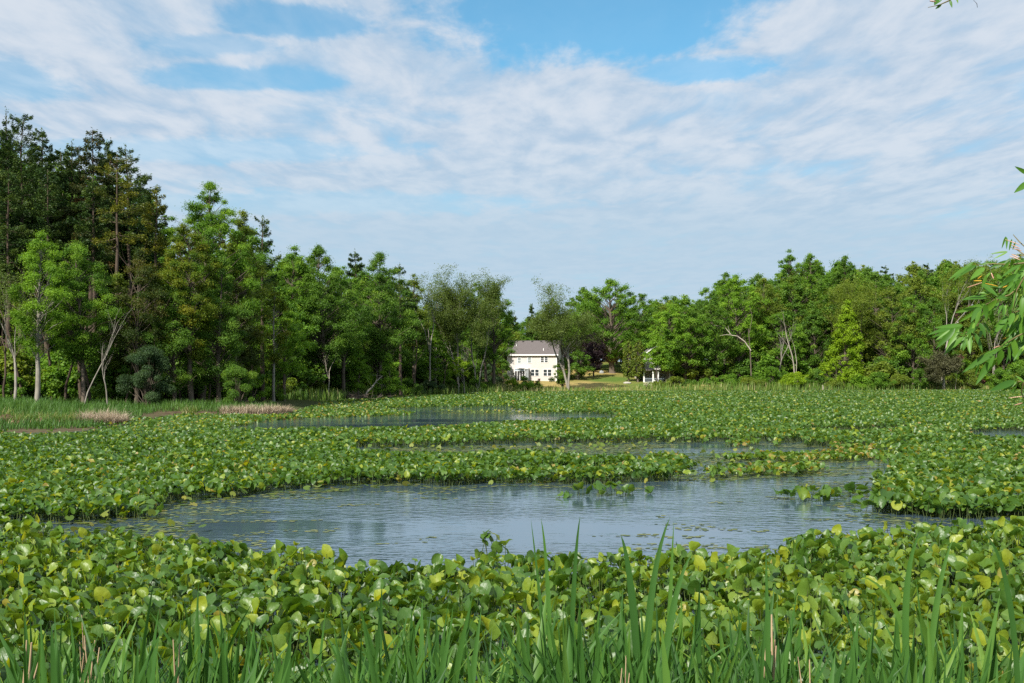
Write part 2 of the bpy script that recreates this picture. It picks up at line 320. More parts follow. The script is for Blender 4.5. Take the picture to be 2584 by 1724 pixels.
# ------------------------------------------------------------------ trees
PROF = {
 'oval': lambda t: np.sin(PI * np.clip(t, 0, 1) ** .8) ** .75,
 'dome': lambda t: np.clip(1 - t ** 2.4, 0, 1) ** .6 * (.55 + .45 * np.clip(t * 3.5, 0, 1)),
 'cone': lambda t: (1 - t) ** .75 * (.55 + .45 * np.clip(t * 4, 0, 1)) + .06,
 'vase': lambda t: (.25 + .75 * np.clip(t, 0, 1) ** .7) * np.clip(1 - t ** 5, 0, 1) ** .5,
 'column': lambda t: np.clip(1 - t ** 3.2, 0, 1) ** .6 * (.75 + .25 * np.clip(t * 4, 0, 1)),
}
def broadleaf(seed, H, R, cb, ls=.3, shape='oval', dens=1.0, tr=None, lean=0, cl=1.0, flat=.65, fork=0, droop=0, gap=.15, tvar=.34, ragged=.3, asp=.62):
    rng = np.random.default_rng(seed)
    tr = tr or .012 * H + .05
    Hc = H - cb
    wob = rng.normal(0, .018 * H, (6, 2)); wob[0] = 0
    zs = np.linspace(-.4, H * .86, 6)
    def axis(z):
        t = np.clip((np.asarray(z) + .4) / (H * .86 + .4), 0, 1)
        return np.stack([np.interp(t, np.linspace(0, 1, 6), wob[:, 0].cumsum() * .5) + lean * np.asarray(z) , np.interp(t, np.linspace(0, 1, 6), wob[:, 1].cumsum() * .5)], -1)
    tk = Geo()
    zz = np.concatenate([[-.4, 0, .6], np.linspace(1.5, H * .86, 8)])
    ax = axis(zz)
    tk.tube(np.column_stack([ax, zz]), np.concatenate([[tr * 1.7, tr * 1.35, tr * 1.05], np.linspace(tr, tr * .15, 8)]), 8)
    cr0 = (.125 * min(R, Hc * .5) + .36) * cl
    area = 2 * PI * R * Hc * .8
    ncl = int(np.clip(area / (PI * cr0 ** 2) * 1.15 * (1 - gap), 8, 300))
    t = rng.uniform(.02, 1, ncl * 2) ** .85
    keep = rng.random(ncl * 2) < PROF[shape](t) ** .8 + .12; t = t[keep][:ncl]; ncl = len(t)
    ph = rng.uniform(0, 2 * PI, ncl); rr = PROF[shape](t) * R * 1.22 * np.sqrt(rng.uniform(.22, 1, ncl))
    lob = 1 + ragged * (np.sin(ph * 2 + seed) * .5 + np.sin(ph * 3 + t * 7 + seed * 1.7) * .5) + rng.normal(0, ragged * .3, ncl)
    rr = np.maximum(rr * lob - cr0 * .25, 0)
    cz = cb + t * (Hc - cr0 * .4) + rng.normal(0, .1 * cr0, ncl)
    a0 = axis(cz)
    C = np.column_stack([a0[:, 0] + np.cos(ph) * rr, a0[:, 1] + np.sin(ph) * rr, cz])
    crr = cr0 * rng.uniform(.6, 1.35, ncl) * (1 - .35 * t)
    for k in range(ncl):
        z0 = max(cb * .75, C[k, 2] - (rr[k] * .75 + .4 * cr0)); z0 = min(z0, H * .84)
        p0 = np.array([*axis(z0), z0]); p3 = C[k]; mid = (p0 + p3) / 2 + np.array([0, 0, .06 * rr[k]]) + rng.normal(0, .05 * rr[k] + .02, 3)
        r0 = max(.02, tr * (.42 - .25 * z0 / H) * rng.uniform(.5, 1))
        tk.tube([p0, (p0 + mid) / 2 + rng.normal(0, .03 * rr[k] + .01, 3), mid, p3], [r0, r0 * .75, r0 * .5, .015], 4)
    cg = Geo()
    per = np.maximum((2.7 * dens * PI * crr ** 2 / (.5 * ls * ls * asp)).astype(int), 6)
    idx = np.repeat(np.arange(ncl), per); n = len(idx)
    d = unit(rng.normal(size=(n, 3))); rad = rng.random(n) ** .45 * (1 + .42 * rng.normal(size=n))
    off = d * rad[:, None] * crr[idx][:, None] * np.array([1, 1, flat]); off += unit(rng.normal(size=(n, 3))) * ls * .3
    off[:, 2] -= droop * (off[:, 0] ** 2 + off[:, 1] ** 2) / (crr[idx] + .1)
    P = C[idx] + off
    nrm = .55 * unit(off) + np.array([0, 0, .55]) + rng.normal(0, .45, (n, 3))
    tint = np.clip(.5 + rng.normal(0, tvar * .45, ncl)[idx] + rng.normal(0, tvar * .4, n), 0, 1)
    cards(cg, rng, P, nrm, ls * rng.uniform(.7, 1.35, n), asp, tint)
    return cg, tk

def conifer(seed, H, R, cb, ls=.36, dens=1.0, tr=None, droop=.0, gap=.2, power=.8, up=.25, spacing=1.2, tvar=.4, lean=0):
    R = R * 1.3; dens = dens * 2.6
    rng = np.random.default_rng(seed); tr = tr or .010 * H + .06
    tk = Geo(); cg = Geo()
    zz = np.linspace(-.4, H * .985, 9); wx = rng.normal(0, .008 * H, 9).cumsum() * .6; wx[0] = 0; wx += lean * np.maximum(zz, 0)
    tk.tube(np.column_stack([wx, wx * .3, zz]), np.concatenate([[tr * 1.4], np.linspace(tr, .03, 8)]), 7)
    z = cb; P = []; Nn = []; Tt = []; ti = []
    while z < H * .975:
        t = (z - cb) / (H - cb)
        nb = int(rng.integers(4, 7)) if t < .8 else int(rng.integers(3, 5))
        L0 = R * ((1 - t) ** power * (.6 + .4 * min(1, t * 5)) + .04)
        ph0 = rng.uniform(0, 2 * PI)
        for k in range(nb):
            if rng.random() < gap: continue
            L = L0 * rng.uniform(.55, 1.18); ph = ph0 + k * 2 * PI / nb + rng.normal(0, .25)
            s0 = np.array([np.interp(z, zz, wx), np.interp(z, zz, wx) * .3, z + rng.normal(0, .15)])
            dirh = np.array([math.cos(ph), math.sin(ph), 0])
            pitch = up * (t - .35) * 1.6 + rng.normal(0, .08)
            s = np.linspace(0, 1, 5)
            pts = s0 + dirh * (L * s)[:, None] + np.array([0, 0, 1]) * (L * (pitch * s - droop * s ** 2 * .7 + up * .35 * s ** 3))[:, None]
            tk.tube(pts, [max(.025, tr * .22 * (1 - t)), .04, .03, .02, .01], 3)
            n = int(max(8, dens * 26 * L * (.55 + .45 * L / (R + .1)) / (ls * 2.2)))
            q = rng.random(n) ** .6; q = .18 + .82 * q
            base = np.stack([np.interp(q, s, pts[:, a]) for a in range(3)], 1)
            side = np.cross(dirh, [0, 0, 1.]); wd = .30 * L * (1.1 - q) + .18
            o = side[None] * (rng.uniform(-1, 1, n) * wd)[:, None] + np.array([0, 0, 1]) * (rng.normal(.03, .10 + .028 * L, n))[:, None]
            P.append(base + o); Nn.append(np.array([0, 0, .9]) + rng.normal(0, .5, (n, 3)))
            Tt.append(dirh + np.sign(np.sum(o * side, 1))[:, None] * side * .7 + np.array([0, 0, .25 - droop]) + rng.normal(0, .3, (n, 3)))
            ti.append(np.clip(.45 + rng.normal(0, tvar * .5) + rng.normal(0, tvar * .5, n) + .2 * (q - .6), 0, 1))
        z += spacing * rng.uniform(.65, 1.25) * (1 - .45 * t)
    n = 30
    P.append(np.column_stack([np.full(n, wx[-1]) + rng.normal(0, .12, n), np.full(n, wx[-1] * .3) + rng.normal(0, .12, n), H - rng.random(n) * .09 * H])); Nn.append(rng.normal(size=(n, 3))); Tt.append(np.tile([0, 0, 1.], (n, 1)) + rng.normal(0, .3, (n, 3))); ti.append(np.full(n, .6))
    P = np.concatenate(P); cards(cg, rng, P, np.concatenate(Nn), ls * rng.uniform(.7, 1.4, len(P)), .34, np.concatenate(ti), np.concatenate(Tt))
    return cg, tk

def branching(seed, H, r0, fork=.35, spread=.5, levels=4, nb=3, lean=(0, 0), leaders=1):
    """bare forking skeleton; returns tubes in a Geo and the twig tips"""
    rng = np.random.default_rng(seed); tk = Geo(); tips = []
    def grow(p, d, L, r, lv):
        n = 5; pts = [p]; dd = d.copy()
        for i in range(n - 1):
            dd = unit(dd + rng.normal(0, .09 + .03 * lv, 3) + np.array([0, 0, .05])); pts.append(pts[-1] + dd * L / (n - 1))
        pts = np.array(pts); rr = np.linspace(r, r * (.62 if lv < levels else .25), n)
        tk.tube(pts, rr, 7 if lv == 0 else (5 if lv == 1 else 3))
        if lv >= 1: tips.append((pts[-1], lv, dd)); 
        if lv >= 2: tips.append((pts[2], lv, dd))
        if lv < levels:
            for k in range(nb + (1 if lv == 1 else 0)):
                q = 1.0 if k == 0 else rng.uniform(.45, 1); b = np.array([np.interp(q * (n - 1), np.arange(n), pts[:, a]) for a in range(3)])
                side = unit(np.cross(dd, rng.normal(size=3))); sp = spread * rng.uniform(.5, 1.3) * (.45 if k == 0 else 1)
                grow(b, unit(dd * math.cos(sp) + side * math.sin(sp) + np.array([0, 0, .12])), L * rng.uniform(.52, .82), rr[-1] * (.85 if k == 0 else .6), lv + 1)
    d0 = unit(np.array([lean[0], lean[1], 1.]))
    tot = 1 + .68 * (1 + .62 + .4)
    tk.tube([(0, 0, -.4), (0, 0, 0)], [r0 * 1.5, r0 * 1.1], 7)
    for l in range(leaders):
        a = rng.uniform(0, 2 * PI)
        d = d0 if leaders == 1 else unit(d0 + .22 * np.array([math.cos(a), math.sin(a) * .5, 0]))
        grow(np.zeros(3), d, H * fork, r0 * (1 if leaders == 1 else .75), 0)
    # scale so that the highest tip stands at H
    hi = max(t[0][2] for t in tips); k = H / hi
    for i in range(len(tk.v)): tk.v[i] = tk.v[i] * np.array([k ** .5, k ** .5, k], np.float32) if k < 1 else tk.v[i] * np.array([1, 1, k], np.float32)
    sx = k ** .5 if k < 1 else 1
    tips = [(t[0] * np.array([sx, sx, k]), t[1], t[2]) for t in tips]
    return tk, tips
def airy(seed, H, r0, ls=.3, dens=1.0, fork=.38, spread=.42, levels=4, nb=3, minz=.3, cr=.8, leaders=1, lean=(0, 0), width=1.0):
    tk, tips = branching(seed, H, r0, fork, spread, levels, nb, lean, leaders)
    rng = np.random.default_rng(seed + 77); cg = Geo()
    if width != 1:
        for a in tk.v: a[:, :2] *= np.where(a[:, 2:3] > H * .25, width, 1) if False else width ** np.clip(a[:, 2:3] / (H * .5), 0, 1)
    P = []; ti = []
    for p, lv, d in tips:
        if p[2] < H * minz: continue
        p = p.copy(); p[:2] *= width ** min(1, p[2] / (H * .5))
        n = int(dens * (26 if lv >= levels - 1 else 12) * (cr / .8) ** 2 * (.3 / ls) ** 2); q = rng.normal(0, .5, (n, 3)) * cr * np.array([1, 1, .75]); P.append(p + q); ti.append(np.clip(.5 + rng.normal(0, .14) + rng.normal(0, .14, n), 0, 1))
    P = np.concatenate(P); cards(cg, rng, P, rng.normal(0, .6, P.shape) + np.array([0, 0, .7]), ls * rng.uniform(.7, 1.3, len(P)), .6, np.concatenate(ti))
    return cg, tk
def shrub(seed, H, R, ls=.24, dens=1.0, tvar=.3, shape='dome', droop=0, flat=.75):
    rng = np.random.default_rng(seed); tk = Geo(); cg = Geo()
    cr0 = .17 * R + .22; ncl = int(np.clip(R * R * H * 3 / cr0 ** 2 / 6, 10, 60))
    t = rng.random(ncl) ** .9; ph = rng.uniform(0, 2 * PI, ncl); rr = PROF[shape](t) * R * np.sqrt(rng.uniform(.1, 1, ncl)) * (1 + .25 * np.sin(ph * 3 + seed))
    C = np.column_stack([np.cos(ph) * rr, np.sin(ph) * rr, .12 * H + t * H * .82])
    for k in range(ncl):
        tk.tube([(rng.normal(0, .08 * R), rng.normal(0, .08 * R), -.2), C[k] * np.array([.5, .5, .55]), C[k] + rng.normal(0, .1, 3)], [.04, .025, .01], 3)
    for k in range(ncl // 2):
        a = C[rng.integers(ncl)]; tk.tube([a, a + unit(rng.normal(0, .5, 3) + np.array([0, 0, 1])) * cr0 * 1.9], [.014, .006], 3)
    crr = cr0 * rng.uniform(.6, 1.3, ncl); per = np.maximum((2.4 * dens * PI * crr ** 2 / (.5 * ls * ls * .6)).astype(int), 5)
    idx = np.repeat(np.arange(ncl), per); n = len(idx); d = unit(rng.normal(size=(n, 3)))
    off = d * (rng.random(n) ** .42 * crr[idx])[:, None] * np.array([1, 1, flat]); off[:, 2] -= droop * np.hypot(off[:, 0], off[:, 1])
    P = C[idx] + off; P[:, 2] = np.maximum(P[:, 2], .03)
    cards(cg, rng, P, .5 * unit(off) + np.array([0, 0, .5]) + rng.normal(0, .45, (n, 3)), ls * rng.uniform(.7, 1.3, n), .6, np.clip(.5 + rng.normal(0, tvar * .4, ncl)[idx] + rng.normal(0, tvar * .4, n), 0, 1))
    return cg, tk

def plant(name, cg, tk, leaf, bark, loc, rz, label, cat, group=None, crown='crown', trunk='trunk'):
    root = empty(name, loc, rz); tag(root, label, cat, group)
    if tk is not None: tk.build(trunk, M[bark], root, smooth=True)
    if cg is not None: cg.build(crown, M[leaf], root)
    return root
seedc = [100]
def T(kind, u, Y, vt, rpx, vb, leaf, name, label, bark='bark', group=None, **kw):
    """a tree whose foot stands at distance Y in line with photo column u; top at photo row vt, crown from row vb, half width rpx"""
    seedc[0] += 1; X = XU(u, Y); z = gz(X, Y); H = ZT(vt, Y) - z; R = rpx * Y / F; cb = max(.4, ZT(vb, Y) - z)
    ls = max(.125, .00122 * Y)
    if kind == 'b':
        kw.setdefault('ls', ls); cg, tk = broadleaf(seedc[0], H, R * 1.12, min(cb * .85, H * .5), **kw)
    elif kind == 'c':
        kw.setdefault('ls', ls * 1.75); cg, tk = conifer(seedc[0], H, R, min(cb, H * .75), **kw)
    elif kind == 'a':
        kw.setdefault('ls', ls * .9); kw.setdefault('r0', .012 * H + .04); cg, tk = airy(seedc[0], H, kw.pop('r0'), **kw)
    elif kind == 'd':
        r0 = kw.pop('r0', .011 * H + .04); tk, _ = branching(seedc[0], H, r0, **kw); cg = None
    elif kind == 's':
        kw.setdefault('ls', ls * .9); cg, tk = shrub(seedc[0], H, R, **kw)
    return plant(name, cg, tk, leaf, bark, (X, Y, z), seedc[0] * 1.7 if kind not in 'da' else 0, label, {'s': 'shrub'}.get(kind, 'tree'), group, trunk='stems' if kind == 's' else 'trunk')

exec_trees = True
# --- the wood along the near bank on the photo's west side
T('c', 18, 140, 268, 34, 520, 'pine', 'pine_tree', 'slender dark spire rising highest of all over the west wood', 'pinebark', gap=.25, power=.9)
T('c', 66, 122, 297, 92, 640, 'pine', 'pine_tree', 'huge full dark pine at the western end of the wood', 'pinebark', power=.55, gap=.12, dens=1.25, up=.35)
T('c', -60, 118, 330, 90, 640, 'pine', 'pine_tree', 'dark pine cut by the photo edge beside the huge full pine', 'pinebark', power=.6, gap=.12, dens=1.2)
T('c', 228, 126, 318, 82, 660, 'spruce', 'spruce_tree', 'drooping dark spruce with brown cones and pointed tip', 'pinebark', power=.62, gap=.1, dens=1.25, droop=.35)
T('c', 335, 128, 362, 78, 620, 'pine', 'pine_tree', 'dark layered pine with ragged side facing the open sky', 'pinebark', power=.62, gap=.22, dens=1.1, up=.35)
T('c', 298, 114, 382, 66, 620, 'goldpine', 'pine_tree', 'gold green pine with open bare boughs before the dark spruce', 'pinebark', power=.5, gap=.42, dens=.85, up=.35)
T('c', 395, 120, 470, 50, 690, 'goldpine', 'pine_tree', 'short olive pine between the gold green pine and the tall maple', 'pinebark', power=.6, gap=.3)
T('c', 150, 134, 372, 80, 640, 'pine', 'pine_tree', 'shadowed pine between the huge full pine and the cone laden spruce', 'pinebark', power=.6, gap=.12, dens=1.2)
for (u, Y, vt, r) in ((112, 127, 322, 60), (182, 129, 352, 60), (268, 131, 352, 56), (20, 126, 330, 60), (370, 134, 430, 44), (120, 116, 420, 60), (240, 117, 440, 60), (20, 114, 430, 60)):
    T('c', u, Y, vt, r, 700, 'pine', 'pine_tree', 'dense dark pine in the solid mass of pines at the west end', 'pinebark', 'pines massed at the west end', power=.6, gap=.08, dens=1.3, up=.3)
T('b', 508, 116, 448, 82, 900, 'maple', 'maple_tree', 'tallest broad green maple standing clear of the west wood', shape='oval', ragged=.45, gap=.1)
T('b', 484, 107, 548, 62, 900, 'yellowing', 'maple_tree', 'maple tinged yellow and orange in front of the tallest maple', shape='oval', tvar=.45, gap=.2)
T('b', 552, 109, 640, 56, 985, 'deep', 'broadleaf_tree', 'shaded green tree at the eastern corner of the west wood', shape='oval', tvar=.4)
T('b', 440, 106, 700, 58, 985, 'deep', 'broadleaf_tree', 'dark leafy tree filling the wood edge under the yellow tinged maple', shape='oval')
T('c', 662, 130, 545, 44, 760, 'pine', 'pine_tree', 'small pine with swept boughs sticking out past the maples', 'pinebark', power=.5, gap=.35, dens=.9, up=.5)
T('b', 615, 122, 525, 52, 900, 'olive', 'broadleaf_tree', 'olive green tree shouldering the tallest maple', ragged=.4, gap=.2)
T('b', 597, 116, 700, 44, 1000, 'rust', 'broadleaf_tree', 'brownish tree above the tan grass hummock', gap=.25)
T('b', 92, 98, 577, 66, 880, 'fresh', 'broadleaf_tree', 'light green tree with a thick pale trunk on the grassy bank', 'palebark', gap=.3, tr=.22, ragged=.45, dens=.9)
T('b', 212, 101, 592, 70, 900, 'maple', 'broadleaf_tree', 'leafy green tree beside the thick pale trunk', 'bark', gap=.15, tr=.2, ragged=.35)
T('a', 36, 97, 650, 30, 700, 'airy', 'ash_tree', 'half bare tree with thin straight pale stem on the grassy bank', 'palebark', r0=.15, dens=.25, fork=.5, levels=3, spread=.45, minz=.45)
T('b', 345, 104, 622, 68, 930, 'rust', 'broadleaf_tree', 'brownish thin leaved tree in the middle of the west wood edge', 'bark', gap=.35, ragged=.45, dens=.75, tvar=.5)
T('b', 300, 106, 690, 50, 960, 'olive', 'broadleaf_tree', 'olive undergrowth tree behind the brownish thin leaved one', gap=.25)
T('s', 372, 101, 872, 62, 1010, 'bluegreen', 'shrub', 'rounded blue green bush in the shade of the wood edge')
T('s', 600, 104, 915, 50, 1010, 'deep', 'shrub', 'dark shaded bush behind the wide tan hummock')
T('d', 212, 99, 770, 0, 0, None, 'dead_tree', 'thin bare leaning sapling with pale forked twigs before the leafy tree', 'palebark', r0=.07, lean=(.16, 0), levels=2, spread=.4, fork=.6)
T('d', 272, 99, 860, 0, 0, None, 'dead_tree', 'short bare twiggy stem beside the brownish tree', 'palebark', r0=.08, lean=(-.12, 0), levels=3)
T('d', 10, 103, 800, 0, 0, None, 'dead_tree', 'bare reddish pole trunk at the very edge of the wood', 'pinebark', r0=.14, levels=1, nb=2, fork=.9)
for (u, Y, vt, w) in ((130, 108, 640, .19), (165, 104, 700, .16), (205, 106, 680, .22), (228, 103, 720, .17), (262, 107, 690, .2), (370, 112, 600, .22), (394, 114, 610, .2), (316, 104, 720, .15), (60, 106, 640, .18), (525, 112, 750, .16), (455, 108, 760, .14)):
    T('d', u, Y, vt, 0, 0, None, 'bare_trunk', 'straight brown bare pine trunk standing in the shade of the west wood', 'pinebark', 'bare trunks in the west wood', r0=w, levels=2, nb=3, fork=.8, spread=1.1)
# --- the wood receding to the house
T('b', 690, 128, 705, 34, 900, 'yellowing', 'birch_tree', 'yellow green tree with a pale forked trunk where the wood turns back', 'palebark', gap=.4, dens=.8, tr=.17)
T('b', 716, 132, 770, 44, 940, 'fresh', 'broadleaf_tree', 'fresh green low tree under the yellow green birch', gap=.25)
T('b', 745, 150, 622, 56, 900, 'maple', 'broadleaf_tree', 'broad green crown just past the small swept pine', gap=.1)
T('b', 808, 152, 618, 78, 905, 'deep', 'broadleaf_tree', 'widest dark green crown in the middle of the receding wood', gap=.08, ragged=.35)
T('b', 868, 158, 650, 50, 900, 'maple', 'broadleaf_tree', 'green tree between the widest dark crown and the tall oak', gap=.12)
T('c', 900, 172, 628, 34, 760, 'pine', 'pine_tree', 'dark pine tip poking up next to the tall oak', 'pinebark', power=.6)
T('b', 958, 166, 634, 62, 900, 'deep', 'oak_tree', 'tall lobed oak with leafy clumps down to the reeds', ragged=.5, gap=.12, cl=1.1)
T('c', 1012, 178, 664, 38, 800, 'pine', 'pine_tree', 'dark pine with flat boughs past the tall lobed oak', 'pinebark', power=.55, gap=.25)
T('b', 1046, 190, 690, 34, 860, 'olive', 'broadleaf_tree', 'olive tree beside the flat boughed pine', gap=.25)
T('a', 1086, 196, 695, 30, 800, 'airy', 'ash_tree', 'nearly bare ash with lacy twigs against the sky', 'palebark', r0=.2, dens=.28, levels=4, spread=.4, fork=.4, minz=.4)
T('a', 1160, 205, 680, 60, 800, 'airy', 'willow_tree', 'tall fan shaped willow with thin pale leaves against the sky', 'palebark', r0=.26, dens=.9, fork=.33, spread=.36, levels=4, leaders=3, minz=.35, cr=.95)
T('a', 1205, 208, 688, 40, 800, 'airy', 'willow_tree', 'narrow pale willow next to the fan shaped one', 'palebark', r0=.2, dens=.8, fork=.4, spread=.32, levels=4, leaders=2, minz=.35)
T('b', 1246, 215, 728, 46, 900, 'maple', 'oak_tree', 'dark oak with gaps in its crown just before the house', ragged=.6, gap=.3, tr=.33)
T('b', 1228, 222, 705, 36, 900, 'deep', 'broadleaf_tree', 'dark tree between the narrow pale willow and the oak by the house', gap=.15)
T('b', 1098, 201, 830, 26, 960, 'fresh', 'broadleaf_tree', 'small light tree with straight pale trunk below the bare ash', 'palebark', gap=.3, tr=.14)
T('b', 1120, 206, 800, 26, 940, 'deep', 'broadleaf_tree', 'small dark tree between the pale trunk and the fan shaped willow', gap=.2)
T('b', 1158, 198, 896, 22, 945, 'bright', 'young_tree', 'small lime sapling under the fan shaped willow', 'palebark', gap=.3, tr=.08)
T('b', 905, 160, 860, 20, 980, 'fresh', 'young_tree', 'pointed lime sapling in front of the dark wood', shape='cone', gap=.3)
T('b', 985, 162, 885, 30, 985, 'fresh', 'young_tree', 'bushy lime sapling below the tall lobed oak', shape='cone', gap=.2)
T('d', 828, 150, 850, 0, 0, None, 'dead_tree', 'slim bare snag with short side twigs before the widest crown', 'deadwood', r0=.1, levels=2, fork=.7, spread=.7)
T('d', 1044, 184, 800, 0, 0, None, 'bare_trunk', 'long slanting brown trunk below the flat boughed pine', 'pinebark', r0=.16, levels=1, nb=2, fork=.9, lean=(-.06, 0))
T('d', 1118, 200, 850, 0, 0, None, 'bare_trunk', 'thin straight grey trunk right of the pale trunked small tree', 'bark', r0=.12, levels=2, fork=.8)
T('d', 1172, 200, 850, 0, 0, None, 'dead_tree', 'bare twiggy tree leaning by the lime sapling', 'palebark', r0=.13, levels=4, spread=.3, fork=.35)
# --- around the house and lawn
T('a', 1434, 226, 716, 52, 800, 'airy', 'poplar_tree', 'grey green poplar with a stout pale trunk before the house', 'palebark', r0=.33, dens=.75, fork=.34, spread=.5, levels=4, leaders=2, minz=.3, cr=1.05, width=1.3)
T('s', 1420, 229, 905, 26, 985, 'maple', 'shrub', 'green leafy growth round the foot of the stout poplar')
T('b', 1465, 262, 832, 36, 945, 'purple', 'plum_tree', 'dark purple tree on the lawn behind the poplar', gap=.1)
T('b', 1498, 268, 838, 26, 935, 'purple', 'plum_tree', 'second purple tree beneath the big lawn oak', gap=.1)
T('b', 1460, 258, 880, 30, 955, 'deep', 'broadleaf_tree', 'low dark rounded tree shading the lawn in front of the purple one', gap=.12, tr=.2)
T('b', 1545, 284, 702, 84, 905, 'maple', 'oak_tree', 'biggest lawn oak with thick dark trunk and wide crown', tr=.75, ragged=.4, gap=.12, cl=.95)
T('b', 1475, 300, 722, 50, 905, 'deep', 'broadleaf_tree', 'tall green tree behind the poplar and purple trees', gap=.12)
T('b', 1610, 305, 735, 50, 900, 'deep', 'broadleaf_tree', 'dark green tree behind the two clipped cedars')
T('b', 1586, 256, 861, 13, 951, 'cedar', 'cedar_tree', 'narrow clipped cedar column standing further from the porch', shape='column', gap=0, cl=.55, ragged=.05, flat=1.3, dens=1.3, tr=.15)
T('b', 1610, 253, 857, 13, 948, 'cedar', 'cedar_tree', 'narrow clipped cedar column standing next to the white porch', shape='column', gap=0, cl=.55, ragged=.05, flat=1.3, dens=1.3, tr=.2)
T('s', 1616, 257, 946, 7, 953, 'deep', 'shrub', 'small round bush between the cedars and the porch')
T('b', 1682, 247, 762, 46, 930, 'fresh', 'broadleaf_tree', 'light green tree hanging over the white porch', gap=.2, ragged=.4)
T('b', 1655, 245, 846, 23, 922, 'fresh', 'broadleaf_tree', 'small light tree hiding most of the porch front', gap=.1, tr=.1)
T('b', 1690, 245, 830, 30, 930, 'maple', 'broadleaf_tree', 'small green tree hiding the east end of the porch', gap=.1, tr=.1)
T('b', 1730, 249, 745, 58, 940, 'maple', 'maple_tree', 'full green maple east of the porch', gap=.1)
T('b', 1790, 252, 735, 44, 945, 'deep', 'broadleaf_tree', 'dark tree between the full maple and the dead limb', gap=.12)
for (u, vt, r, l) in ((1340, 768, 24, 'pine'), (1300, 800, 24, 'spruce'), (1325, 850, 22, 'spruce'), (1285, 790, 22, 'pine')):
    T('c', u, 285 + (u % 7) * 2, vt, r, 930, l, 'spruce_tree', 'spruce standing in the row behind the house roof', 'pinebark', 'spruces behind the house', power=.7, gap=.1)
T('b', 1345, 292, 782, 34, 900, 'deep', 'broadleaf_tree', 'rounded dark tree rising just behind the beige house roof', gap=.1)
T('b', 1392, 296, 752, 34, 900, 'maple', 'broadleaf_tree', 'green tree behind the roof end nearest the poplar', gap=.1)
T('s', 1268, 240, 905, 22, 975, 'deep', 'shrub', 'tall dark bush at the west corner of the house')
T('s', 1240, 236, 918, 30, 980, 'bluegreen', 'shrub', 'dark bush in front of the garage gable')
# --- the east shore
T('b', 1828, 268, 684, 32, 850, 'deep', 'broadleaf_tree', 'dark topped tree at the start of the east wood', ragged=.4)
T('b', 1866, 258, 690, 56, 900, 'fresh', 'broadleaf_tree', 'broad yellow green tree above the dead limb', ragged=.4, gap=.2)
T('b', 1932, 266, 700, 48, 900, 'olive', 'broadleaf_tree', 'olive tree between the yellow green crown and the twin topped oak', gap=.2)
T('b', 1990, 272, 629, 40, 850, 'maple', 'oak_tree', 'tall oak with the first of the two high round tops', ragged=.55, gap=.2)
T('b', 2056, 276, 632, 38, 850, 'maple', 'oak_tree', 'tall oak with the second high top and arm to the side', ragged=.6, gap=.25)
T('b', 2128, 280, 645, 38, 850, 'deep', 'oak_tree', 'oak with a lone round top east of the twin tops', ragged=.4)
T('b', 1975, 256, 780, 44, 930, 'maple', 'broadleaf_tree', 'green tree below the twin topped oaks', gap=.2)
T('b', 2060, 258, 775, 40, 940, 'deep', 'broadleaf_tree', 'dark green tree beside the lime tree')
T('b', 2132, 250, 757, 44, 965, 'bright', 'maple_tree', 'brilliant lime yellow tree glowing on the east shore', shape='cone', gap=.1, ragged=.2)
T('b', 2110, 249, 915, 58, 975, 'bright', 'young_tree', 'low spreading lime growth at the foot of the brilliant tree', gap=.15)
T('a', 2190, 256, 690, 44, 800, 'olive', 'broadleaf_tree', 'dark stemmed forked tree just east of the brilliant lime tree', 'bark', r0=.34, dens=.9, levels=4, leaders=2, minz=.45)
T('b', 2250, 258, 720, 54, 930, 'olive', 'broadleaf_tree', 'wide olive tree past the dark stemmed forked one', gap=.2)
T('b', 2306, 256, 740, 48, 950, 'maple', 'broadleaf_tree', 'green tree with foliage to the ground near the draped stump', gap=.15)
T('a', 2376, 262, 652, 52, 800, 'olive', 'ash_tree', 'tall thin leaved tree with pale branching stem beside the willow twigs', 'palebark', r0=.3, dens=.75, fork=.42, levels=4, spread=.4, leaders=1, minz=.4)
T('b', 2440, 275, 690, 50, 900, 'olive', 'broadleaf_tree', 'olive tree behind the willow twigs', gap=.25)
T('b', 2530, 270, 668, 60, 900, 'maple', 'broadleaf_tree', 'green tree hidden mostly by the willow leaves', gap=.2)
T('a', 2505, 258, 735, 40, 840, 'airy', 'birch_tree', 'white barked birch seen between the willow leaves', 'palebark', r0=.24, dens=.4, levels=3, leaders=2, minz=.4)
T('d', 2007, 247, 781, 0, 0, None, 'dead_tree', 'tall bleached white snag with one crooked arm', 'deadwood', r0=.18, fork=.55, levels=2, nb=2, spread=.35, lean=(-.10, 0))
T('d', 2013, 246, 826, 0, 0, None, 'dead_tree', 'straight thin bleached stem beside the crooked white snag', 'deadwood', r0=.10, levels=1, nb=2, fork=.9)
T('d', 1966, 250, 800, 0, 0, None, 'dead_tree', 'grey forked bare stem between the dead limb and the white snag', 'palebark', r0=.2, levels=3, spread=.25, fork=.45, lean=(-.08, 0))
T('a', 2384, 247, 893, 20, 900, 'brownvine', 'vine_covered_tree', 'broken trunk draped with brown hanging vines', 'palebark', r0=.5, dens=2.6, fork=.75, levels=3, nb=4, spread=1.0, minz=.15, cr=.9)
T('d', 2412, 247, 912, 0, 0, None, 'dead_tree', 'thin bare sapling on the bright grass by the draped trunk', 'palebark', r0=.06, levels=2, fork=.6)
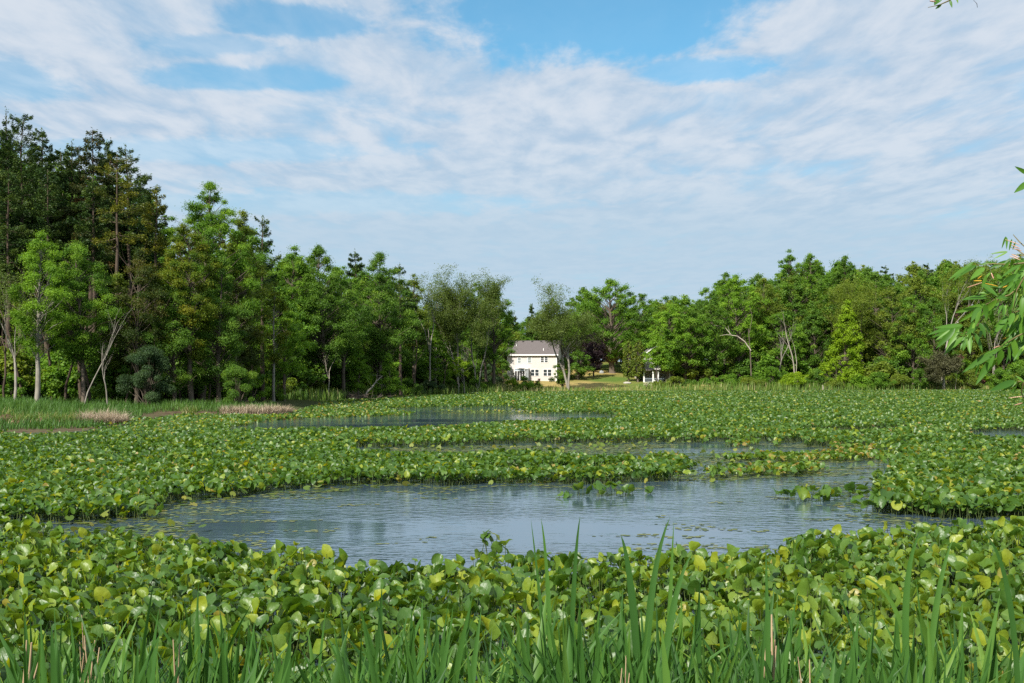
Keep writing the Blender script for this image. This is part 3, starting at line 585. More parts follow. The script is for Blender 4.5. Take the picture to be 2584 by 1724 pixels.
# arching dead limb
Yd = 248; Xd = XU(1895, Yd); zd = gz(Xd, Yd)
tk = Geo(); def_pts = lambda L: [(XU(u, Yd) - Xd, 0 + .3 * i, ZT(v, Yd) - zd) for i, (u, v) in enumerate(L)]
tk.tube(def_pts([(1896, 960), (1894, 890), (1890, 830)]), [.16, .13, .07], 7); trk = tk; tk = Geo(); tk.tube(def_pts([(1895, 885), (1880, 862), (1862, 848), (1835, 844), (1812, 848)]), [.14, .12, .10, .07, .03], 6)
tk.tube(def_pts([(1845, 845), (1830, 826), (1800, 820)]), [.09, .06, .02], 5); tk.tube(def_pts([(1842, 845), (1838, 822)]), [.06, .02], 4); trk.tube(def_pts([(1891, 840), (1899, 800), (1893, 770)]), [.08, .05, .03], 5)
limb = tk; tk = trk
lroot = plant('dead_tree', None, tk, None, 'bark', (Xd, Yd, zd), 0, 'dead tree with a pale limb arching out toward the porch', 'tree'); limb.build('limb', M['deadwood'], lroot, smooth=True)

# --- shrubs along the far shore
SH = [(640, 122, 948, 36, 'fresh', 'bright green bush at the turn of the wood'), (700, 132, 940, 36, 'maple', 'green bush behind the turn of the wood'),
 (760, 148, 958, 30, 'olive', 'olive bush west of the dark brush pile'), (808, 152, 962, 32, 'olive', 'taller olive bush beside the dark brush pile'),
 (862, 160, 960, 30, 'deep', 'dark bush above the brush pile'), (925, 170, 952, 24, 'bright', 'lime bush behind the leaning dead pole'),
 (975, 178, 958, 36, 'deep', 'dark low bush right of the leaning pole'), (1030, 184, 956, 36, 'deep', 'dark low bush under the flat boughed pine'),
 (1085, 194, 960, 34, 'bluegreen', 'blue green bush under the bare ash'), (1140, 202, 962, 34, 'deep', 'dark bush below the fan shaped willow'),
 (1195, 208, 958, 34, 'maple', 'green bush below the narrow willow'), (1240, 216, 962, 26, 'deep', 'dark bush under the oak by the house'),
 (1290, 218, 955, 24, 'bright', 'yellow green bush before the porch door of the house'), (1322, 220, 951, 28, 'fresh', 'widest bush in front of the house wall'),
 (1358, 221, 962, 20, 'olive', 'low olive bush where the lawn begins'), (1660, 237, 962, 26, 'olive', 'brown green bush beside the white flowering bush'),
 (1700, 239, 952, 30, 'olive', 'olive bush below the light tree at the porch'), (1745, 240, 962, 30, 'deep', 'dark bush below the full maple'),
 (1795, 241, 950, 28, 'maple', 'green bush between the full maple and the dead limb'), (1845, 243, 945, 36, 'maple', 'mounded bush under the dead limb'),
 (1890, 242, 955, 36, 'olive', 'olive bush at the foot of the arching dead limb'), (1945, 245, 925, 30, 'maple', 'tall bush left of the white snag'),
 (2004, 240, 940, 34, 'bright', 'rounded lime bush below the white snag'), (2060, 246, 930, 34, 'deep', 'dark bush right of the white snag'),
 (2105, 242, 965, 36, 'olive', 'olive bush behind the fallen log'), (2165, 244, 946, 36, 'fresh', 'light mounded bush right of the brilliant tree'),
 (2215, 244, 940, 36, 'maple', 'sprawling bush over the fallen log'), (2262, 246, 944, 36, 'olive', 'olive bush left of the green foliage wall'),
 (2320, 247, 930, 30, 'deep', 'dark bush left of the draped trunk'), (2362, 250, 950, 18, 'deep', 'dark bush at the foot of the draped trunk'),
 (2450, 250, 930, 32, 'olive', 'brown green bush behind the pale reeds'), (2520, 252, 930, 36, 'maple', 'green bush behind the willow leaves'), (2580, 252, 930, 34, 'deep', 'dark bush at the east end of the shore')]
for (u, Y, vt, r, l, lab) in SH: T('s', u, Y, vt, r, 990, l, 'shrub', lab)
T('s', 1633, 232, 961, 15, 992, 'blossom', 'shrub', 'small bush covered in white blossom at the lawn edge')
for (u, v) in ((1225, 905),):
    pass

# --- deep wood: copies of a few kinds
SKY = np.array([(-150, 330), (0, 330), (230, 345), (340, 395), (420, 490), (500, 470), (560, 490), (620, 545), (680, 605), (766, 630), (850, 655), (935, 650), (1000, 680), (1080, 760), (1180, 770), (1250, 740), (1300, 790),
                (1340, 810), (1380, 760), (1460, 735), (1545, 715), (1640, 745), (1740, 748), (1800, 715), (1870, 700), (1990, 665), (2060, 665), (2130, 665), (2200, 676), (2300, 662), (2400, 652), (2584, 642), (2750, 636)], float)
FRONT = np.array([(-150, 112), (0, 112), (300, 114), (500, 121), (620, 132), (760, 158), (900, 178), (1000, 192), (1100, 214), (1200, 232), (1280, 275), (1420, 282), (1560, 312), (1640, 300), (1680, 262), (2584, 268), (2750, 270)], float)
lib = []
for k, (kind, lf, bk, H, R, cb, kw) in enumerate([('b', 'deep', 'bark', 20, 6, 3, dict(ls=.34)), ('b', 'maple', 'bark', 20, 6.5, 4, dict(ls=.34, ragged=.4)), ('b', 'olive', 'bark', 18, 5.6, 2.5, dict(ls=.34, ragged=.4)), ('b', 'deep', 'bark', 22, 5.5, 3, dict(ls=.34, ragged=.5)),
                                                ('c', 'pine', 'pinebark', 24, 3.6, 9, dict(ls=.55, power=.6)), ('c', 'spruce', 'pinebark', 22, 3.4, 4, dict(ls=.55, droop=.3))]):
    cg, tk = (broadleaf if kind == 'b' else conifer)(900 + k, H, R, cb, **kw)
    lib.append((cg.mesh('crown', M[lf]), tk.mesh('trunk', M[bk], True), H, kind, lf))
NAMES = {'deep': ('broadleaf_tree', 'dark green tree'), 'maple': ('broadleaf_tree', 'mid green tree'), 'olive': ('broadleaf_tree', 'olive green tree'), 'pine': ('pine_tree', 'dark pine'), 'spruce': ('spruce_tree', 'dark spruce')}
def fill(n, u0, u1, depth, seed, weights, where, drop=(8, 110), dmin=0):
    rng = np.random.default_rng(seed); made = 0; tries = 0; pos = []
    while made < n and tries < n * 12:
        tries += 1
        u = rng.uniform(u0, u1); Y = np.interp(u, FRONT[:, 0], FRONT[:, 1]) + rng.uniform(dmin, depth)
        X = XU(u, Y)
        if any((X - a) ** 2 + (Y - b) ** 2 < 7 for a, b in pos): continue
        z = gz(X, Y); vt = np.interp(u, SKY[:, 0], SKY[:, 1]) + rng.uniform(*drop); H = ZT(vt, Y) - z
        if H < 7 or H > 36: continue
        i = rng.choice(len(lib), p=weights); cm, tm, H0, kind, lf = lib[i]; nm, w = NAMES[lf]
        r = empty(nm, (X, Y, z), rng.uniform(0, 6.28)); s = H / H0; r.scale = (s ** .7, s ** .7, s)
        tag(r, w + ' standing among many others ' + where, 'tree', w + 's ' + where)
        for nme, me in (('trunk', tm), ('crown', cm)):
            o = bpy.data.objects.new(nme, me); col.objects.link(o); o.parent = r
        pos.append((X, Y)); made += 1
fill(60, -110, 640, 55, 1, [.1, .05, .05, .1, .45, .25], 'inside the dark west wood', (30, 280), 18)
fill(46, 620, 1270, 45, 2, [.35, .15, .1, .2, .12, .08], 'inside the receding wood before the house', (10, 150))
fill(22, 1270, 1680, 50, 3, [.4, .2, .1, .2, .05, .05], 'behind the house and lawn')
fill(95, 1660, 2720, 70, 4, [.2, .2, .4, .15, .03, .02], 'on the wooded slope of the east shore', (2, 150))
fill(52, 1640, 2720, 85, 5, [.15, .3, .42, .1, .03, 0], 'on the wooded slope of the east shore', (-8, 26), 25)

slib = []
for k, lf in enumerate(('deep', 'maple', 'olive', 'fresh')):
    cg, tk = shrub(950 + k, 3.2, 2.3, ls=.3 if k < 3 else .26, dens=1.1); slib.append((cg.mesh('crown', M[lf]), tk.mesh('stems', M['bark'], True), lf))
SN = {'deep': 'dark green', 'maple': 'mid green', 'olive': 'olive', 'fresh': 'fresh green'}
def under(n, u0, u1, d0, d1, seed, where, hs=(.7, 1.7), wts=(.5, .25, .2, .05)):
    rng = np.random.default_rng(seed)
    for i in range(n):
        u = rng.uniform(u0, u1); Y = np.interp(u, FRONT[:, 0], FRONT[:, 1]) + rng.uniform(d0, d1); X = XU(u, Y); cm, tm, lf = slib[rng.choice(4, p=wts)]
        r = empty('shrub', (X, Y, gz(X, Y)), rng.uniform(0, 6.28)); s = rng.uniform(*hs); r.scale = (s * 1.1, s * 1.1, s); tag(r, SN[lf] + ' bush in the undergrowth ' + where, 'shrub', SN[lf] + ' bushes in the undergrowth ' + where)
        for nme, me in (('stems', tm), ('crown', cm)):
            o = bpy.data.objects.new(nme, me); col.objects.link(o); o.parent = r
under(85, -120, 640, -8, 20, 11, 'of the west wood')
under(45, 640, 1230, -8, 22, 12, 'of the receding wood before the house', (.8, 1.8), (.35, .3, .2, .15))
under(70, 1690, 2700, -16, 10, 13, 'of the east shore', (.8, 2.0), (.25, .35, .25, .15))
def backing():
    rng = np.random.default_rng(61); n = 70000; u = rng.uniform(-500, 3000, n); Y = np.interp(u, FRONT[:, 0], FRONT[:, 1]) + rng.uniform(44, 74, n)
    X = XU(u, Y); z0 = tz(X, Y); vt = np.interp(u, SKY[:, 0], SKY[:, 1]) + 45 + 70 * fbm(X * .12, Y * .12, 4); top = ZT(vt, Y)
    z = z0 + np.maximum(top - z0, 2) * rng.random(n) ** .85; cl = fbm(X * .25 + z * .2, z * .35, 6); k = cl > .36
    g = Geo(); P = np.column_stack([X, Y, z])[k]; cards(g, rng, P, rng.normal(0, .6, P.shape) + np.array([0, -.2, .6]), rng.uniform(.6, 1.2, len(P)), .65, np.clip(cl[k] + rng.normal(0, .15, len(P)), 0, 1))
    tag(g.build('woodland', M['deep']), 'deep dark woodland closing the view behind the front trees', 'woodland', kind='stuff')
backing()

# ------------------------------------------------------------------ houses
def house():
    Y0 = 252; ang = math.radians(-10); Xl = XU(1281, Y0); z = 2.6
    r = empty('house', (Xl, Y0, z), ang); tag(r, 'two storey beige house with grey brown gable roof beyond the pond', 'house')
    Wd, Dp, He = 11.2, 9.0, 5.75; Hr = 8.75
    g = Geo(); g.add([(0, 0, -1), (Wd, 0, -1), (Wd, Dp, -1), (0, Dp, -1), (0, 0, He), (Wd, 0, He), (Wd, Dp, He), (0, Dp, He), (0, Dp / 2, Hr), (Wd, Dp / 2, Hr)],
                     [(0, 1, 5, 4), (2, 3, 7, 6)]); g.add([(0, 0, -1), (0, 0, He), (0, Dp / 2, Hr), (0, Dp, He), (0, Dp, -1)], [(0, 1, 2, 3, 4)]); g.add([(Wd, 0, -1), (Wd, 0, He), (Wd, Dp / 2, Hr), (Wd, Dp, He), (Wd, Dp, -1)], [(4, 3, 2, 1, 0)])
    g.build('wall', M['siding'], r)
    g = Geo(); e = .45; sl = (Hr - He) / (Dp / 2); t = .16
    for s in (0, 1):
        ya, yb = (-e, Dp / 2) if s == 0 else (Dp + e, Dp / 2)
        za = He - e * sl + .12; zb = Hr + .12
        g.add([(-e, ya, za), (Wd + e, ya, za), (Wd + e, yb, zb), (-e, yb, zb), (-e, ya, za + t), (Wd + e, ya, za + t), (Wd + e, yb, zb + t), (-e, yb, zb + t)],
              [(0, 1, 2, 3), (4, 5, 6, 7), (0, 1, 5, 4), (1, 2, 6, 5), (2, 3, 7, 6), (3, 0, 4, 7)])
    roof = g.build('roof', M['shingle'], r)
    g = Geo(); za = He - e * sl + .12
    g.box(-e, Wd + e, -e - .12, -e + .003, za - .1, za + t + .02); g.build('gutter', M['trim'], r)
    g = Geo(); g.box(-.06, .08, -.04, .04, -1, He - .2); g.box(Wd - .08, Wd + .06, -.04, .04, -1, He - .2); g.build('corner_trim', M['trim'], r)
    def on_roof(x, f): return x, -e + f * (Dp / 2 + e), za + t + f * (Hr + .12 - za)
    for x, f in ((1.6, .62), (8.1, .28)):
        X_, Y_, Z_ = on_roof(x, f); g = Geo(); g.tube([(X_, Y_, Z_ - .2), (X_, Y_, Z_ + .5)], .09, 8); g.build('vent_pipe', M['trim'], roof)
    for x in (2.9, 5.0, 7.1, 9.2):
        X_, Y_, Z_ = on_roof(x, .93); g = Geo(); g.box(X_ - .2, X_ + .2, Y_ - .22, Y_ + .2, Z_ - .1, Z_ + .16); g.build('roof_vent', M['dark'], roof)
    def window(x0, x1, z0, z1, units=1, pane='glass', bars=1):
        fr = .09; g = Geo()
        g.box(x0 - fr, x1 + fr, -.07, -.003, z1, z1 + fr); g.box(x0 - fr, x1 + fr, -.09, -.003, z0 - fr, z0); g.box(x0 - fr, x0, -.07, -.003, z0, z1); g.box(x1, x1 + fr, -.07, -.003, z0, z1)
        for k in range(1, units):
            xm = x0 + (x1 - x0) * k / units; g.box(xm - .09, xm + .09, -.065, -.003, z0, z1)
        for b in range(1, bars + 1):
            zm = z0 + (z1 - z0) * b / (bars + 1); g.box(x0, x1, -.045, -.004, zm - .03, zm + .03)
        w = g.build('window', M['trim'], r)
        for k in range(units):
            a = x0 + (x1 - x0) * k / units + (.09 if k else 0); b = x0 + (x1 - x0) * (k + 1) / units - (.09 if k < units - 1 else 0)
            q = Geo(); q.box(a, b, -.028, -.005, z0, z1); q.build('pane', M[pane], w)
    s = Wd / (1560 - 250)
    wx = lambda p: (p - 250) * s
    wz = lambda p: (1290 - p) * s
    window(wx(525), wx(607), wz(845), wz(705), 1, 'blind'); window(wx(795), wx(882), wz(838), wz(700), 1, 'blind')
    window(wx(1143), wx(1325), wz(825), wz(692), 2, 'glass', 2)
    window(wx(878), wx(1085), wz(1185), wz(1018), 2); window(wx(1213), wx(1422), wz(1185), wz(1018), 2)
    # glazed porch room
    x0, x1, zt = wx(455), wx(745), wz(1000); d = -1.3
    pr = Geo(); pr.box(x0 - .05, wx(835), d - .12, -.003, zt + .02, zt + .16); p = pr.build('porch', M['trim'], r)
    for xa in (x0, wx(597), x1 - .12):
        q = Geo(); q.box(xa, xa + .12, d, d + .12, -.9, zt + .015); q.build('porch_post', M['trim'], p)
    for xa, xb in ((x0 + .13, wx(597) - .01), (wx(597) + .13, x1 - .13)):
        q = Geo(); q.box(xa, xb, d + .05, d + .07, .0, zt - .5); q.build('screen_panel', M['dark'], p)
        q = Geo(); q.box(xa, xb, d + .03, d + .08, zt - .42, zt - .05); q.build('transom', M['rail'], p)
        q = Geo(); xm = (xa + xb) / 2; q.box(xm - .05, xm + .05, d + .01, d + .048, 0, zt - .5); q.box(xa, xb, d + .01, d + .047, zt - .5, zt - .42); q.build('mullion', M['trim'], p)
    q = Geo(); q.box(x1 + .02, wx(835), d + .02, -.004, -.9, zt + .01); q.build('side_wall', M['greypanel'], p)
    # pot on the terrace: a thing of its own
    return r, Xl, Y0, z, ang, wx
hr, hx, hy, hz, ha, hwx = house()
def hpt(x, y, z=0): return (hx + x * math.cos(ha) - y * math.sin(ha), hy + x * math.sin(ha) + y * math.cos(ha), hz + z)
P = hpt(hwx(1120), -1.4); P = (P[0], P[1], gz(P[0], P[1]))
g = Geo(); g.tube([(0, 0, 0), (0, 0, .25), (0, 0, .5), (0, 0, .56)], [.2, .25, .31, .35], 12); g2 = Geo(); g2.tube([(0, 0, .5), (0, 0, .57)], [.3, .3], 12)
r = empty('plant_pot', P); tag(r, 'dark flower pot against the beige house wall', 'pot'); g.build('pot_body', M['pot'], r); g2.build('soil', M['dark'], r)

def gable_house(name, label, u0, u1, veave, vridge, Y, wall, roof, depth=8, rz=0, win=True):
    X0 = XU(u0, Y); X1 = XU(u1, Y); Wd = X1 - X0; z = gz((X0 + X1) / 2, Y); He = ZT(veave, Y) - z; Hr = ZT(vridge, Y) - z
    r = empty(name, (X0, Y, z), rz); tag(r, label, 'house')
    g = Geo(); m = Wd / 2
    for y, o in ((0, 1), (depth, -1)):
        f = [(0, y, -1), (Wd, y, -1), (Wd, y, He), (m, y, Hr), (0, y, He)]; g.add(f, [tuple(range(5))[::o]])
    g.add([(0, 0, -1), (0, depth, -1), (0, depth, He), (0, 0, He)], [(0, 3, 2, 1)]); g.add([(Wd, 0, -1), (Wd, depth, -1), (Wd, depth, He), (Wd, 0, He)], [(0, 1, 2, 3)])
    g.build('wall', M[wall], r)
    sl = (Hr - He) / m; e = .4; rf = Geo(); tr = Geo()
    for sgn, xe in ((-1, -e), (1, Wd + e)):
        a = np.array([xe, He - e * sl + .1]); b = np.array([m, Hr + .1])
        rf.add([(a[0], -e, a[1]), (b[0], -e, b[1]), (b[0], depth + e, b[1]), (a[0], depth + e, a[1]), (a[0], -e, a[1] + .15), (b[0], -e, b[1] + .15), (b[0], depth + e, b[1] + .15), (a[0], depth + e, a[1] + .15)],
               [(0, 1, 2, 3), (4, 5, 6, 7), (0, 1, 5, 4), (1, 2, 6, 5), (2, 3, 7, 6), (3, 0, 4, 7)])
        tr.add([(a[0], -e - .06, a[1] - .14), (b[0], -e - .06, b[1] - .14), (b[0], -e - .003, b[1] - .14), (a[0], -e - .003, a[1] - .14), (a[0], -e - .06, a[1] + .17), (b[0], -e - .06, b[1] + .17), (b[0], -e - .003, b[1] + .17), (a[0], -e - .003, a[1] + .17)],
               [(0, 1, 2, 3), (4, 5, 6, 7), (0, 1, 5, 4), (1, 2, 6, 5), (2, 3, 7, 6), (3, 0, 4, 7)])
    rf.build('roof', M[roof], r); tr.build('gable_trim', M['trim'], r)
    if win:
        w = Geo(); w.box(m - .55, m + .55, -.06, -.004, He * .55, He * .55 + 1.3); w = w.build('window', M['trim'], r)
        q = Geo(); q.box(m - .45, m + .45, -.08, -.062, He * .55 + .1, He * .55 + 1.2); q.build('pane', M['glass'], w)
    return r, X0, z, Wd, He
gable_house('garage', 'white gabled outbuilding half hidden by bushes beside the beige house', 1226, 1270, 922, 888, 262, 'whitesiding', 'shingle', 7, win=False)
r, X0, z0, Wd, He = gable_house('house', 'white trimmed house with a columned porch behind the cedars', 1612, 1700, 905, 874, 258, 'siding', 'shingle', 9)
# porch with posts and railing
pb = gz(XU(1655, 252), 252) - z0
g = Geo(); g.box(.6, Wd + 2.6, -5.2, -.01, pb - .9, pb + .05); deck = g.build('deck', M['bark'], r)
for u, hh in ((1625, 2.75), (1648, 2.75), (1654.5, 2.75), (1661, 2.75), (1689.5, 2.75)):
    x = XU(u, 253) - X0; g = Geo(); dy = -5.05 if u not in (1654.5,) else -3.0
    g.box(x - .14, x + .14, dy, dy + .28, pb + .055, pb + hh); g.box(x - .2, x + .2, dy - .06, dy + .34, pb + .055, pb + .2); g.build('porch_post', M['trim'], deck)
g = Geo(); g.box(.6, Wd + 2.6, -4.96, -4.9, pb + .95, pb + 1.02); g.box(.6, Wd + 2.6, -4.96, -4.9, pb + .15, pb + .2)
for k in range(60):
    x = .7 + k * (Wd + 1.8) / 60; g.box(x, x + .03, -4.945, -4.915, pb + .2, pb + .95)
g.build('railing', M['rail'], deck)
g = Geo(); g.box(.4, Wd + 2.8, -5.3, -.02, pb + 2.76, pb + 2.98); g.build('porch_roof', M['shingle'], deck)
gable_house('house', 'reddish brown house glimpsed through the willow leaves', 2404, 2500, 828, 770, 272, 'redsiding', 'redroof', 9)

# lawn stone, logs, brush, leaning pole, stump post
rng = np.random.default_rng(5)
def rock(name, u, Y, sx, sy, sz, label, m='stone', cat='stone', seed=1):
    rng = np.random.default_rng(seed); me = Geo(); n, k = 12, 7
    th = np.linspace(0, 2 * PI, n, endpoint=False); ph = np.linspace(-PI / 2 + .15, PI / 2 - .05, k)
    V = [];
    for p in ph:
        for t in th:
            q = 1 + .18 * math.sin(3 * t + seed) * math.cos(p) + rng.normal(0, .05 if m != 'mud' else .17); V.append((sx * q * math.cos(p) * math.cos(t), sy * q * math.cos(p) * math.sin(t), sz * math.sin(p) * (1 + rng.normal(0, .04))))
    fc = [(i * n + j, i * n + (j + 1) % n, (i + 1) * n + (j + 1) % n, (i + 1) * n + j) for i in range(k - 1) for j in range(n)]
    me.add(V, fc); me.add(V[-n:], [tuple(range(n))]); o = me.build(name, M[m], smooth=True); X = XU(u, Y); o.location = (X, Y, gz(X, Y) + sz * .3); tag(o, label, cat); return o
rock('stone_slab', 1582, 249, .95, .6, .32, 'pale stone slab on the lawn below the cedars')
rock('garden_pot', 1518, 283, .6, .5, .6, 'small grey planter on the far lawn by the oak', 'greypanel', 'planter', 3)
def pole(name, label, pts, rad, m='deadwood', cat='branch', twigs=0, seed=1):
    rng = np.random.default_rng(seed); g = Geo(); g.tube(pts, rad, 7); p = np.array(pts)
    for k in range(twigs):
        q = rng.uniform(.4, 1) * (len(p) - 1); b = np.array([np.interp(q, np.arange(len(p)), p[:, a]) for a in range(3)]); d = unit(rng.normal(0, .7, 3) + np.array([0, 0, .6])); g.tube([b, b + d * rng.uniform(.4, 1.2), b + d * 1.6 + rng.normal(0, .2, 3)], [.03, .02, .008], 4)
    o = g.build(name, M[m], smooth=True); tag(o, label, cat); return o
Yp = 158
pole('leaning_branch', 'pale dead pole leaning out of the water before the bushes', [(XU(u, Yp), Yp + i * .4, ZT(v, Yp)) for i, (u, v) in enumerate([(916, 1009), (925, 990), (938, 976), (947, 962), (962, 948)])], [.15, .13, .11, .08, .04], twigs=4)
pole('fallen_log', 'long grey fallen log lying along the east shore', [(XU(1995, 240), 240, .35), (XU(2050, 240.5), 240.5, .6), (XU(2110, 241), 241, .4), (XU(2150, 241), 241, .3)], [.08, .2, .2, .12], 'bark', 'log', 7, 3)
pole('fallen_log', 'short pale log lying at the reed edge below the dark maple', [(XU(1795, 238), 238, .3), (XU(1815, 238), 238, .45), (XU(1845, 239), 239, .3)], [.12, .14, .06], 'deadwood', 'log', 3, 4)
pole('snag_post', 'short broken grey post standing at the fallen log', [(XU(2077, 239), 239, -.2), (XU(2077, 239), 239, .9), (XU(2076, 239), 239, 1.5)], [.17, .15, .1], 'deadwood', 'post')
g = Geo()
for k in range(130):
    a = np.array([rng.normal(0, 2.2), rng.normal(0, .7), abs(rng.normal(.3, .3))]); d = unit(np.array([rng.normal(0, 1), rng.normal(0, .4), rng.normal(0, .3)])) * rng.uniform(.8, 2.2); g.tube([a - d / 2, a + rng.normal(0, .08, 3), a + d / 2], [.035, .03, .01], 4)
o = g.build('brush_pile', M['bark']); o.location = (XU(880, 155), 155, .05); tag(o, 'low dark pile of dead brush at the water edge', 'brush pile')

# ------------------------------------------------------------------ grasses on the banks
def blades(g, rng, P, H, w, tint, lean=.35, seg=3):
    n = len(P); yaw = rng.uniform(0, 2 * PI, n); d = np.stack([np.cos(yaw), np.sin(yaw), np.zeros(n)], 1); s = np.stack([-np.sin(yaw), np.cos(yaw), np.zeros(n)], 1)
    L = np.abs(rng.normal(lean, lean * .5, n))[:, None]; rows = []
    for i in range(seg + 1):
        t = i / seg; c = P + np.array([0, 0, 1]) * (H * (t - .25 * L[:, 0] * t * t))[:, None] + d * (H[:, None] * L * t ** 1.9)
        ww = (w * (1 - t ** 1.6) + .001)[:, None] * .5; rows += [c - s * ww, c + s * ww]
    V = np.stack(rows, 1); k = 2 * (seg + 1); q = np.array([(2 * i, 2 * i + 1, 2 * i + 3, 2 * i + 2) for i in range(seg)])
    fc = (q[None] + (np.arange(n) * k)[:, None, None]).reshape(-1, 4); g.add(V.reshape(-1, 3), fc, np.repeat(tint, seg))
rng = np.random.default_rng(21)
g = Geo(); n = 60000; X = rng.uniform(-62, -17, n); Y = rng.uniform(60, 104, n); sd = shore_sd(X, Y); k = (sd > 1.3 * np.clip((-X - 14) / 8, 0, 1) + 3 * (fbm(X * .4, Y * .4, 2) - .5)) & (sd > .2) & (sd < 46); X, Y, sd = X[k], Y[k], sd[k]
nz = fbm(X * .3, Y * .3, 9)
blades(g, rng, np.column_stack([X, Y, tz(X, Y) - .05]), (.35 + .5 * nz) * rng.uniform(.5, 1.35, len(X)), np.full(len(X), .05), np.clip(.25 + .5 * nz + rng.normal(0, .15, len(X)), 0, .93), .4)
tag(g.build('bank_grass', M['grass']), 'tall green grass on the near wooded bank', 'grass', kind='stuff')
g = Geo(); n = 120000; X = rng.uniform(-34, 150, n); Y = rng.uniform(140, 268, n); sd = shore_sd(X, Y); k = (sd > -1.6) & (sd < 4.5 + 3 * (fbm(X * .1, Y * .1, 3) > .5)); X, Y, sd = X[k], Y[k], sd[k]
nz = fbm(X * .12, Y * .12, 19); u = CX + F * X / Y; pale = ((u > 2350) & (sd < 3)) * .35 + ((u > 1250) & (u < 1650)) * .16
blades(g, rng, np.column_stack([X, Y, np.maximum(tz(X, Y), 0) - .05]), (1.0 + 1.2 * nz) * np.where((u > 1270) & (u < 1640), .6, 1) * rng.uniform(.6, 1.3, len(X)), np.full(len(X), .14), np.clip(.2 + .5 * nz + pale + rng.normal(0, .2, len(X)), 0, 1), .2)
tag(g.build('shore_reeds', M['reed']), 'green and straw reeds fringing the far shore', 'reeds', kind='stuff')
def tuft(name, label, u0, u1, Y, vtop, m, n, seed, lean=.7, w=.05, depth=2.5, cat='grass clump', arch=False):
    rng = np.random.default_rng(seed); X0, X1 = XU(u0, Y), XU(u1, Y); c = (X0 + X1) / 2; z = max(gz(c, Y), .05); H = (ZT(vtop, Y) - z) * 1.25
    x = rng.uniform(-1, 1, n); P = np.column_stack([x * (X1 - X0) * .44, rng.uniform(-1, 1, n) * depth * np.sqrt(np.maximum(1 - x * x, .05)), np.zeros(n) - .1])
    g = Geo(); blades(g, rng, P, H * (.72 - .12 * x * x + .5 * (fbm(P[:, 0] * 1.3, P[:, 1] * 1.3, seed) - .3)) * rng.uniform(.35, 1.35, n), np.full(n, w), rng.uniform(0, 1, n), lean, 4)
    o = g.build(name, M[m]); o.location = (c, Y, z); tag(o, label, cat); return o
tuft('dry_grass_clump', 'pinkish dry grass clump leaning over on the grassy bank', 192, 322, 76, 1032, 'tangrass', 2600, 31, 1.05, .035)
tuft('dry_grass_clump', 'wide tan hummock of dry grass below the tallest maple', 548, 748, 95, 1018, 'tangrass', 3600, 32, 1.05, .04)
tuft('grass_tussock', 'arching pale green tussock at the muddy bank edge', 118, 180, 74, 1038, 'reed', 240, 33, .9, .03, .6)
tuft('grass_tussock', 'small grassy tussock in the shaded gap of the bank', 455, 500, 95, 1018, 'reed', 140, 34, .7, .035, .6)
for k, (u, v, s) in enumerate(((14, 1072, .55), (75, 1070, .4), (105, 1072, .5), (128, 1068, .45), (178, 1070, .4), (205, 1064, .4), (40, 1076, .45), (235, 1062, .4), (262, 1060, .35), (60, 1074, .3), (150, 1070, .35))):
    Y = W(u, v + 4)[1]; o = rock('mud_tussock', u, Y, s * .9, s * .8, s * .6, 'brown muddy root tussock along the near bank edge', 'mud', 'tussock', 40 + k); o['group'] = 'mud tussocks on the near bank'; rr = np.random.default_rng(k); q = Geo(); n = 70
    blades(q, rr, np.column_stack([rr.normal(0, s * .5, n), rr.normal(0, s * .4, n), np.full(n, s * .2)]), rr.uniform(.3, .9, n), np.full(n, .03), np.clip(rr.normal(.65, .25, n), 0, 1), .9); q.build('grass_tuft', M['reed'], o)

# ------------------------------------------------------------------ pond plants
near = .46
MAIN = [D(-60, 1207), D(0, 1205), D(200, 1196), D(330, 1186), D(372, 1172), D(400, 1158), D(480, 1148), D(640, 1130), D(850, 1116), D(940, 1108), D(1000, 1118), D(1250, 1112), D(1480, 1106), D(1560, 1104), D(1760, 1094), D(1880, 1090), D(1900, 1075), D(1960, 1062), D(2045, 1066, .2),
        D(2030, 1085), D(2010, 1110), D(2000, 1150), D(1985, 1172), D(2060, 1186), D(2150, 1190), D(2300, 1192), D(2420, 1192),
        D(2420, 1186, near), D(2300, 1192, near), D(2180, 1202, near), D(2050, 1208, near), D(1920, 1212, near), D(1830, 1228, near), D(1780, 1250, near), D(1700, 1258, near), D(1550, 1262, near), D(1400, 1272, near), D(1250, 1276, near), D(1150, 1284, near), D(1000, 1290, near), D(850, 1290, near), D(740, 1284, near), D(680, 1262, near), D(560, 1252, near), D(450, 1244, near), D(330, 1236, .36), D(200, 1228, .34), D(100, 1222, .3), D(-60, 1220, .3)]
near = .50
CHAN = [D(830, 1029), D(1000, 1027), D(1180, 1021), D(1400, 1016), D(1560, 1015), D(1640, 1011), D(1740, 1017), D(1830, 1012), D(1880, 1026), D(2000, 1036), D(2080, 1046), D(2060, 1066), D(1960, 1072), D(1900, 1090), D(1780, 1090), D(1560, 1104), D(1520, 1085, .2), D(1560, 1062, .25), D(1500, 1038, near), D(1250, 1031, near), D(1000, 1030, near), D(860, 1030, near)]
near = .42
LAKE = [D(490, 984), D(560, 974), D(620, 968), D(720, 964), D(870, 957), D(940, 953), D(885, 946), D(868, 940), D(940, 937), D(1020, 936), D(1200, 934), D(1310, 932), D(1300, 936), D(1205, 942), D(1225, 949), D(1410, 951), D(1400, 955, near), D(1290, 963, near), D(1150, 969, near), D(980, 978, near), D(800, 981, near), D(620, 984, near), D(490, 986, near)]
EAST = [D(2200, 995), D(2260, 991), D(2400, 990), D(2400, 1000, near), D(2280, 1000, near)]
SLIT = [D(1820, 990), D(1900, 988), D(2100, 986), D(2180, 989, .2), D(1950, 993, .3)]
OPEN = [MAIN, CHAN, LAKE, EAST, SLIT]
